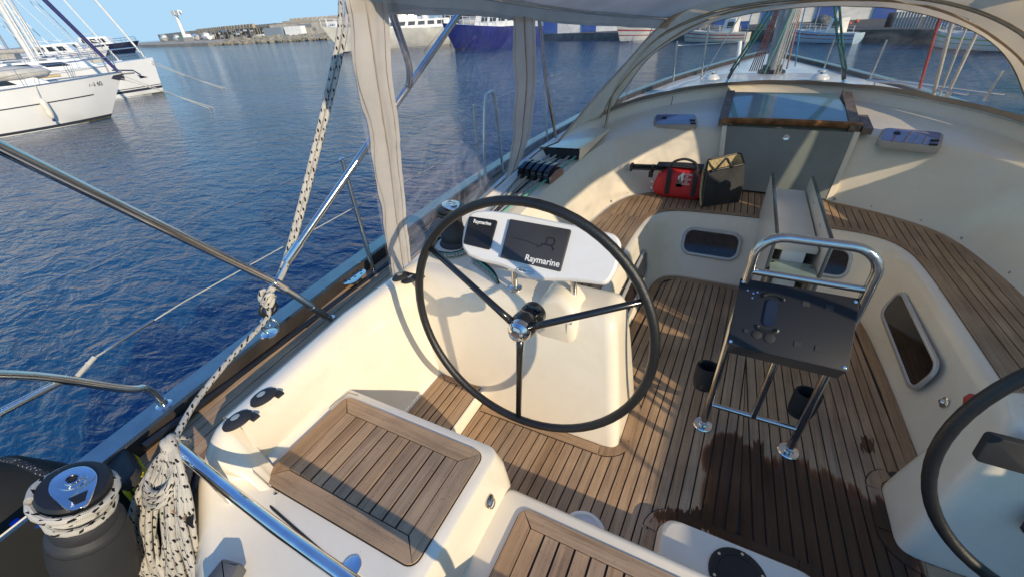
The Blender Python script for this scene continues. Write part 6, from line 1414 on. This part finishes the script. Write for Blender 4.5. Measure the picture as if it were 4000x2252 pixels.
wall = thing('breakwater_wall', 'long sandy concrete breakwater wall with notched parapet', 'wall', (-150, 130, WL))
def wall_seg(s0, s1, d0, d1, z0, z1, mat, name, parent, n=10):
    mb = MB(); q = []
    for k in range(n + 1):
        p, t_ = along(QL, s0 + (s1 - s0) * k / n); nn = V((-t_.y, t_.x, 0)); a = p + nn * d0; b = p + nn * d1; q.append([a + V((0, 0, WL + z0)), a + V((0, 0, WL + z1)), b + V((0, 0, WL + z1)), b + V((0, 0, WL + z0))])
    mb.grid(q); return mb.build(name, mat, parent, 0)
wall_seg(0, 560, 30, 34, 1.5, 6.0, 'concrete', 'main_wall', wall, 30); wall_seg(268, 560, 27, 34, 5.6, 6.4, 'concrete_pale', 'parapet', wall, 20)
tt_ = MB()
for k in range(120):
    p, t_ = along(QL, 272 + 2.2 * k); nn = V((-t_.y, t_.x, 0)); M_ = frame(p + nn * 28, t_, nn); tt_.box(p + nn * 28.5 + V((0, 0, WL + 6.75)), (1.2, 2.0, .7), M_.to_3x3())
tt_.build('parapet_teeth', 'concrete_pale', wall)
for k in range(26):
    s = 150 + 3.2 * k; p, t_ = along(QL, s); nn = V((-t_.y, t_.x, 0)); MB().box(p + nn * 29.5 + V((0, 0, WL + 4.4)), (2.2, 1.2, 4.2), frame(p, t_, nn).to_3x3()).build('buttress', 'concrete', wall)
def shed(s0, s1, d0, h, lb, mat, name='harbour_shed'):
    p, t_ = along(QL, s0); t = thing(name, lb, 'shed', (p.x, p.y, WL + 1.55)); wall_seg(s0, s1, d0, d0 + 6, 1.5, 1.5 + h, mat, 'walls', t, 4); return t
def onwall(t, s, d0, z, w, h, mat, name):
    p, t_ = along(QL, s); nn = V((-t_.y, t_.x, 0)); MB().box(p + nn * (d0 - .03) + V((0, 0, WL + 1.5 + z)), (w, .12, h), frame(p, t_, nn).to_3x3()).build(name, mat, t)
t = shed(268, 322, 20, 3.9, 'long pale grey harbour shed under the breakwater parapet', 'concrete_pale')
for k in range(11): onwall(t, 271 + 4.7 * k, 20, 1.7, 1.6, .9, 'paint_grey', 'window')
onwall(t, 309, 20, 1.2, 1.8, 2.4, 'paint_grey', 'door'); onwall(t, 286, 20, 2.9, 6, 1.1, 'paint_grey', 'shutter'); onwall(t, 298, 20, 3.0, 5, 1.3, 'paint_white', 'sign')
t = shed(322, 352, 21, 4.0, 'open fronted shed with dark bays beside the pale shed', 'shadow_gap', 'boat_shed')
for s in (330, 343): onwall(t, s, 20, 1.9, 1.6, 3.8, 'concrete_pale', 'pier')
t = shed(196, 268, 22, 3.3, 'low dark boat rack building stacked with stored boats', 'quay_dark', 'boat_rack')
rr_ = random.Random(11)
for k in range(60):
    onwall(t, 197 + 70 * rr_.random(), 21.6 - 2.5 * rr_.random(), .3 + 2.8 * rr_.random(), 1.0 + 3.4 * rr_.random(), .35 + .6 * rr_.random(), rr_.choice(('paint_white', 'hull_cream', 'crate_grey', 'cover_grey', 'concrete', 'concrete', 'rock', 'old_wood')), 'stored_boat')
for k in range(16): onwall(t, 198 + 4.5 * k, 20.2, 1.6, .25, 3.3, 'concrete', 'rack_post')
p, t_ = along(QL, 283); t = MB().box(p + V((-t_.y, t_.x, 0)) * 8 + V((0, 0, WL + 2.9)), (8, 2.4, 2.7), frame(p, t_, V((-t_.y, t_.x, 0))).to_3x3()).build('container', 'crate_grey', None, 0, label='grey printed container on the far quay', cat='container')
p, t_ = along(QL, 292); MB().box(p + V((-t_.y, t_.x, 0)) * 8 + V((0, 0, WL + 2.9)), (7, 2.4, 2.8), frame(p, t_, V((-t_.y, t_.x, 0))).to_3x3()).build('container', 'paint_white', None, 0, label='plain white container on the far quay', cat='container')
bb_ = thing('billboard', 'light blue and white billboard with a circled number on the far quay', 'billboard', (-122, 120, WL + 1.5)); p, t_ = along(QL, 343); nn = V((-t_.y, t_.x, 0)); R3 = frame(p, t_, nn).to_3x3()
MB().box(p + nn * 6 + V((0, 0, WL + 3.3)), (11, .3, 3.2), R3).build('board', 'board_blue', bb_); MB().box(p + nn * 5.8 + V((0, 0, WL + 3.3)) - t_ * 1, (4.6, .1, 2.9), R3).build('white_panel', 'paint_white', bb_)
MB().lathe([(.95, 0), (.95, .12)], p + nn * 5.75 + t_ * 3.6 + V((0, 0, WL + 3.5)), 16, frame(p, t_, V((0, 0, 1))).to_3x3()).build('disc', 'paint_white', bb_); text_mesh('lettering', '3', 1.6, frame(p + nn * 5.6 + t_ * 3.6 + V((0, 0, WL + 3.5)), t_, V((0, 0, 1))), 'dark_print', bb_, .02)
p, t_ = along(QL, 218); p = p + V((-t_.y, t_.x, 0)) * 6
cr = thing('dock_crane', 'white dock crane with short jib on the far quay', 'crane', (p.x, p.y, WL + 1.5))
MB().box(p + V((0, 0, WL + 2.2)), (4.2, 4.2, 1.6)).build('base', 'paint_grey', cr); MB().tube([p + V((0, 0, WL + 2.8)), p + V((0, 0, WL + 11.2))], [.75, .6], 12).build('column', 'paint_white', cr, 60); MB().box(p + V((0, 0, WL + 11.5)), (1.9, 1.9, 1.5)).build('slewing_head', 'hull_cream', cr)
MB().box(p + t_ * 2.9 + V((0, 0, WL + 11.4)), (4.0, 1.0, 1.7), frame(p, t_, V((-t_.y, t_.x, 0))).to_3x3()).build('jib', 'paint_white', cr); MB().box(p + t_ * 6.0 + V((0, 0, WL + 11.6)), (2.4, .5, .6), frame(p, t_, V((-t_.y, t_.x, 0))).to_3x3()).build('jib_tip', 'paint_white', cr)
p, t_ = along(QL, 211); MB().box(p + V((-t_.y, t_.x, 0)) * 7 + V((0, 0, WL + 2.4)), (2.4, 1.6, 1.9)).build('green_bin', 'paint_green', None, 0, label='bright green bin at the foot of the crane', cat='bin')
for k, (s, d_, L, lb, cov, hm) in enumerate(((186, 12, 8, 'white motor boat on stands left of the crane', None, 'hull_white'), (203, 10, 9, 'white boat with arched rail ashore beside the crane', None, 'hull_white'), (210, 14, 10, 'boat ashore under a blue grey tarpaulin', 'tarp_blue', 'hull_white'), (228, 9, 8, 'small white boat ashore right of the crane', None, 'hull_white'), (236, 11, 8, 'boat ashore under a grey cover', 'cover_grey', 'hull_white'), (303, 10, 7.5, 'white speedboat on a stand before the pale shed', None, 'hull_white'), (160, 12, 10, 'white cruiser ashore at the far left quay', None, 'hull_cream'), (352, 10, 8, 'grey sailing boat ashore behind the billboard', 'cover_grey', 'hull_white'))):
    p, t_ = along(QL, s); nn = V((-t_.y, t_.x, 0)); p = p + nn * d_; h = (-t_ if k % 2 else t_); motorboat(p.x, p.y, h.x, h.y, L, lb, hm, 2.6 if k == 5 else 2.1, cov, 'boats stored ashore')
# ---- ferry
MF = place(-51.0, 46.2, -.60, -.80)
t, rw = boat('passenger_ferry', 'cream white passenger boat with railed bow behind the side curtain', 'ferry', MF, 20, 5.2, 3.1, 2.2, 'hull_cream', rake=1.9, flare=.10)
stripe(t, rw, MF, -.02, .05, 'stripe_dark', 0, 14, 'boot_stripe'); cabin(t, MF, -5.2, -17, 1.5, 2.1, 2.35, 1.0, 'paint_white', 'deckhouse', .5, None, 7); cabin(t, MF, -7.2, -12.5, 1.2, 1.5, 3.35, 1.0, 'paint_white', 'wheelhouse', .5, None, 4)
rail(t, MF, rw, .9, 0, 7, 'paint_white', .035, 'bow_rail', 1); spar(t, MF, 0, -11, 4.3, 7.0, .06); spar(t, MF, .4, -12, 4.3, 6.2, .04); MB().lathe([(.5, 0), (.42, 1.4)], MF @ V((0, -14, 3.3)), 12).build('funnel', 'paint_white', t)
for y in (-8, -13): MB().tube([MF @ (near_side(rw, y, .25) + V((.12, 0, 0))), MF @ (near_side(rw, y, .25) + V((.12, 0, -1.0)))], .13, 8).build('tyre_fender', 'black_rubber', t)
MB().add([MF @ V((.62, -1.2, 2.2)), MF @ V((1.0, -2.1, 2.1)), MF @ V((.8, -2.0, 1.5)), MF @ V((.5, -1.4, 1.4))], [(0, 1, 2, 3)]).build('hawse_plate', 'paint_grey', t)
# ---- blue workboat
MBl = place(-32.6, 46.9, -.85, -.53)
t, rw = boat('blue_trawler', 'blue hulled workboat with white wheelhouse and tyre fender', 'ship', MBl, 11.5, 4.6, 2.75, 1.9, 'hull_blue', rake=1.2, flare=.06)
stripe(t, rw, MBl, -.02, .06, 'stripe_dark', 0, 14, 'boot_stripe'); cabin(t, MBl, -3.6, -8.5, 1.2, 1.6, 2.1, 1.5, 'paint_white', 'deckhouse', .3, None, 4); cabin(t, MBl, -4.4, -7.4, 1.0, 1.2, 3.6, 1.5, 'paint_white', 'wheelhouse', .25, None, 3); cabin(t, MBl, -8.8, -10.6, 1.2, 1.2, 1.8, .8, 'paint_white', 'aft_house', .1, None, 2)
rail(t, MBl, rw, .8, 0, 9, 'paint_white', .03, 'bow_rail', 1); spar(t, MBl, 0, -8.8, 3.5, 9, .09); p = near_side(rw, -6.2, .22); 
MB().tube([MBl @ (p + V((.2, .62 * math.cos(a), -.35 + .62 * math.sin(a)))) for a in [2 * math.pi * k / 16 for k in range(16)]], .26, 8, True).build('tyre', 'black_rubber', t, 180); text_mesh('lettering', 'DESIREE', .42, MBl @ frame(near_side(rw, -4.8, .06) + V((.05, 0, 0)), V((-.12, 1, 0)) * -1 if False else V((.12, -1, 0)), V((0, 0, 1))), 'white_print', t, .01)
for y in (-4.3, -7.0): MB().tube([MBl @ (V((1.36, y, 4.2)) + V((.05, .3 * math.cos(a), .3 * math.sin(a)))) for a in [2 * math.pi * k / 12 for k in range(12)]], .07, 6, True).build('life_ring', 'paint_orange', t, 180)
MB().tube([MBl @ (near_side(rw, -2.2, .3) + V((.1, 0, 0))), MBl @ (near_side(rw, -2.4, .7) + V((.1, 0, -.4)))], .12, 6).build('white_fender', 'fender_white', t)
wire([MBl @ V((.3, -.4, 2.5)), MBl @ V((2.5, 2.8, -.1))], .03, 'bow_line', 'mooring line slanting from the blue workboat bow', 'rope', 'rope_white', 'bow lines'); wire([MF @ V((1.9, -11, 2.2)), MF @ V((6, -13.5, .0))], .03, 'bow_line', 'mooring line slanting off the ferry side', 'rope', 'rope_white', 'bow lines')
# ---- fishing quay and building to the right
RQ = [(-60, 84), (-26, 62), (2, 48.5), (9, 41.5), (16, 33), (40, 8)]
rq2, rq3 = offs(RQ, 9), offs(RQ, 34)
BF = [(-34, 60.5), (28, 65)]
MB().grid([[(a[0], a[1], WL - 1), (a[0], a[1], WL + .8), (b[0], b[1], WL + .85), (c[0], c[1], WL + .85)] for a, b, c in zip(RQ, rq2, rq3)]).build('fishing_quay', 'quay_dark', None, 0, kind='structure')
bl = thing('net_store', 'long white net store building with tall blue doors on the fishing quay', 'building', (-10, 62, WL + .85))
s = 0; k = 0
while s < 60:
    p, t_ = along(BF, s + 1.3); nn = V((-t_.y, t_.x, 0)); R3 = frame(p, t_, nn).to_3x3(); MB().box(p + nn * .25 + V((0, 0, WL + 3.2)), (2.62, .5, 4.8), R3).build('wall_bay', 'paint_white', bl)
    if k % 2: MB().box(p + V((0, 0, WL + 2.6)) - nn * .06, (1.9, .2, 3.5), R3).build('blue_door', 'paint_blue', bl)
    s += 2.6; k += 1
q = []
for k in range(13):
    p, t_ = along(BF, 61 * k / 12); nn = V((-t_.y, t_.x, 0)); q.append([p - nn * .5 + V((0, 0, WL + 5.5)), p - nn * .5 + V((0, 0, WL + 5.75)), p + nn * 6 + V((0, 0, WL + 6.2))])
MB().grid(q).build('roof_edge', 'concrete_pale', bl, 0)
rr_ = random.Random(21)
stuffs = ['blue plastic fish crate', 'grey stack of fish boxes', 'dark heap of fishing nets', 'orange net buoy pile', 'black plastic drum']
mts = ['paint_blue', 'crate_grey', 'net_grey', 'paint_orange', 'black_rubber']; where = ['near the ferry', 'right of the blue ship', 'behind the white trawler', 'left of the first fishing boat', 'behind the first fishing boat', 'just left of the mast', 'behind the second fishing boat', 'right of the second fishing boat', 'beside the grey gates', 'at the right end of the quay']
for k in range(20):
    p, t_ = along(RQ, 36 + 3.0 * k); nn = V((-t_.y, t_.x, 0)); j = k % 5; c = p + nn * (2.5 + 3 * rr_.random()) + V((0, 0, WL + .84)); w = .7 + .6 * rr_.random(); lb = stuffs[j] + ' on the quay ' + where[k // 2]
    if j in (0, 1):
        t = thing('fish_crate', lb, 'crate', tuple(c))
        for i in range(1 + k % 3): MB().prism(round_poly([(-w * .5, -.3), (w * .5, -.3), (w * .5, .3), (-w * .5, .3)], .04, 2), .0, .28, Matrix.Translation(c + V((.04 * i, 0, .30 * i))) @ Matrix.Rotation(.4 * rr_.random(), 4, 'Z'), .03).build('box', mts[j], t, 0)
    elif j in (2, 3):
        t = thing('net_heap' if j == 2 else 'buoy_pile', lb, 'nets' if j == 2 else 'buoys', tuple(c)); n_ = 9 if j == 2 else 6
        for i in range(n_): r_ = (.25 + .2 * rr_.random()) if j == 2 else .17; MB().lathe([(.02, 0), (r_ * .8, r_ * .25), (r_, r_ * .7), (r_ * .7, r_ * 1.3), (.03, r_ * 1.6)], c + V((rr_.uniform(-.6, .6), rr_.uniform(-.4, .4), .12 * (i % 3))), 8).build('bundle' if j == 2 else 'buoy', mts[j], t, 60)
    else:
        t = thing('drum', lb, 'drum', tuple(c)); MB().lathe([(.28, 0), (.3, .05), (.29, .45), (.3, .5), (.29, .85), (.26, .9)], c, 12).build('body', mts[j], t)
for k in range(5):
    p, t_ = along(RQ, 80.5 + 1.9 * k); nn = V((-t_.y, t_.x, 0)); M_ = frame(p + nn * .9 + V((0, 0, WL + 1.35)), t_, V((0, 0, 1))); t = thing('steel_gate', ['grey slatted steel gate panel nearest the second fishing boat', 'grey slatted steel gate panel, second on the right quay', 'grey slatted steel gate panel, middle one on the right quay', 'grey slatted steel gate panel, fourth on the right quay', 'grey slatted steel gate panel farthest right'][k], 'gate', tuple(p), 'grey gates on the quay')
    for i in range(9): MB().box(M_ @ V((-.8 + .2 * i, 0, 0)), (.13, .04, .95) if False else (.13, .95, .04), M_.to_3x3()).build('slat', 'crate_grey', t)
def fishing(x, y, hx, hy, L, lb, hm, st, cx_=-.62):
    M_ = place(x, y, hx, hy); t, rw = boat('fishing_boat', lb, 'fishing boat', M_, L, L * .36, L * .17, L * .12, hm, 'hull_cream', 'small fishing boats', rake=L * .06, tr=.55)
    stripe(t, rw, M_, .70, .80, st, 0, 14, 'red_band'); stripe(t, rw, M_, .40, .46, st, 0, 14, 'red_line'); stripe(t, rw, M_, -.02, .06, 'stripe_dark', 0, 14, 'boot_stripe')
    cabin(t, M_, L * cx_ + L * .08, L * cx_ - L * .10, L * .08, L * .09, L * .12, L * .17, 'paint_white', 'wheelhouse', L * .02, None, 1); rail(t, M_, rw, L * .07, 2, 12, 'paint_white', L * .003)
    spar(t, M_, 0, -L * .35, L * .12, L * .62, L * .008, 'spar_grey'); MB().tube([M_ @ (V((L * .10, L * cx_ + L * .06, L * .2)) + V((0, L * .045 * math.cos(a), L * .045 * math.sin(a)))) for a in [2 * math.pi * k / 12 for k in range(12)]], L * .011, 6, True).build('life_ring', 'paint_orange', t, 180)
    for y_ in (-L * .4, -L * .55): MB().tube([M_ @ (near_side(rw, y_, .2) + V((.08, 0, 0))), M_ @ (near_side(rw, y_, .2) + V((.08, 0, -L * .09)))], L * .02, 7).build('fender', 'fender_white', t)
    return t
fishing(-6.6, 50.0, -.93, .36, 6.2, 'white fishing boat with red stripe left of the mast', 'hull_cream', 'stripe_red', -.72); fishing(2.3, 46.4, -.75, .66, 5.6, 'pale blue fishing boat with orange life ring right of the mast', 'hull_skyblue', 'stripe_red', -.66)
fishing(-13.8, 52.5, -.8, -.6, 9, 'white fishing boat with red lettering beyond the curtain strip', 'hull_cream', 'stripe_red', -.6); fishing(9.6, 38.6, -.5, .87, 5.5, 'white boat moored at the right quay behind the red rope', 'hull_white', 'paint_green', -.6); fishing(12.0, 34.6, -.4, .9, 5.5, 'green decked boat farthest right along the quay', 'paint_green', 'hull_white', -.6)
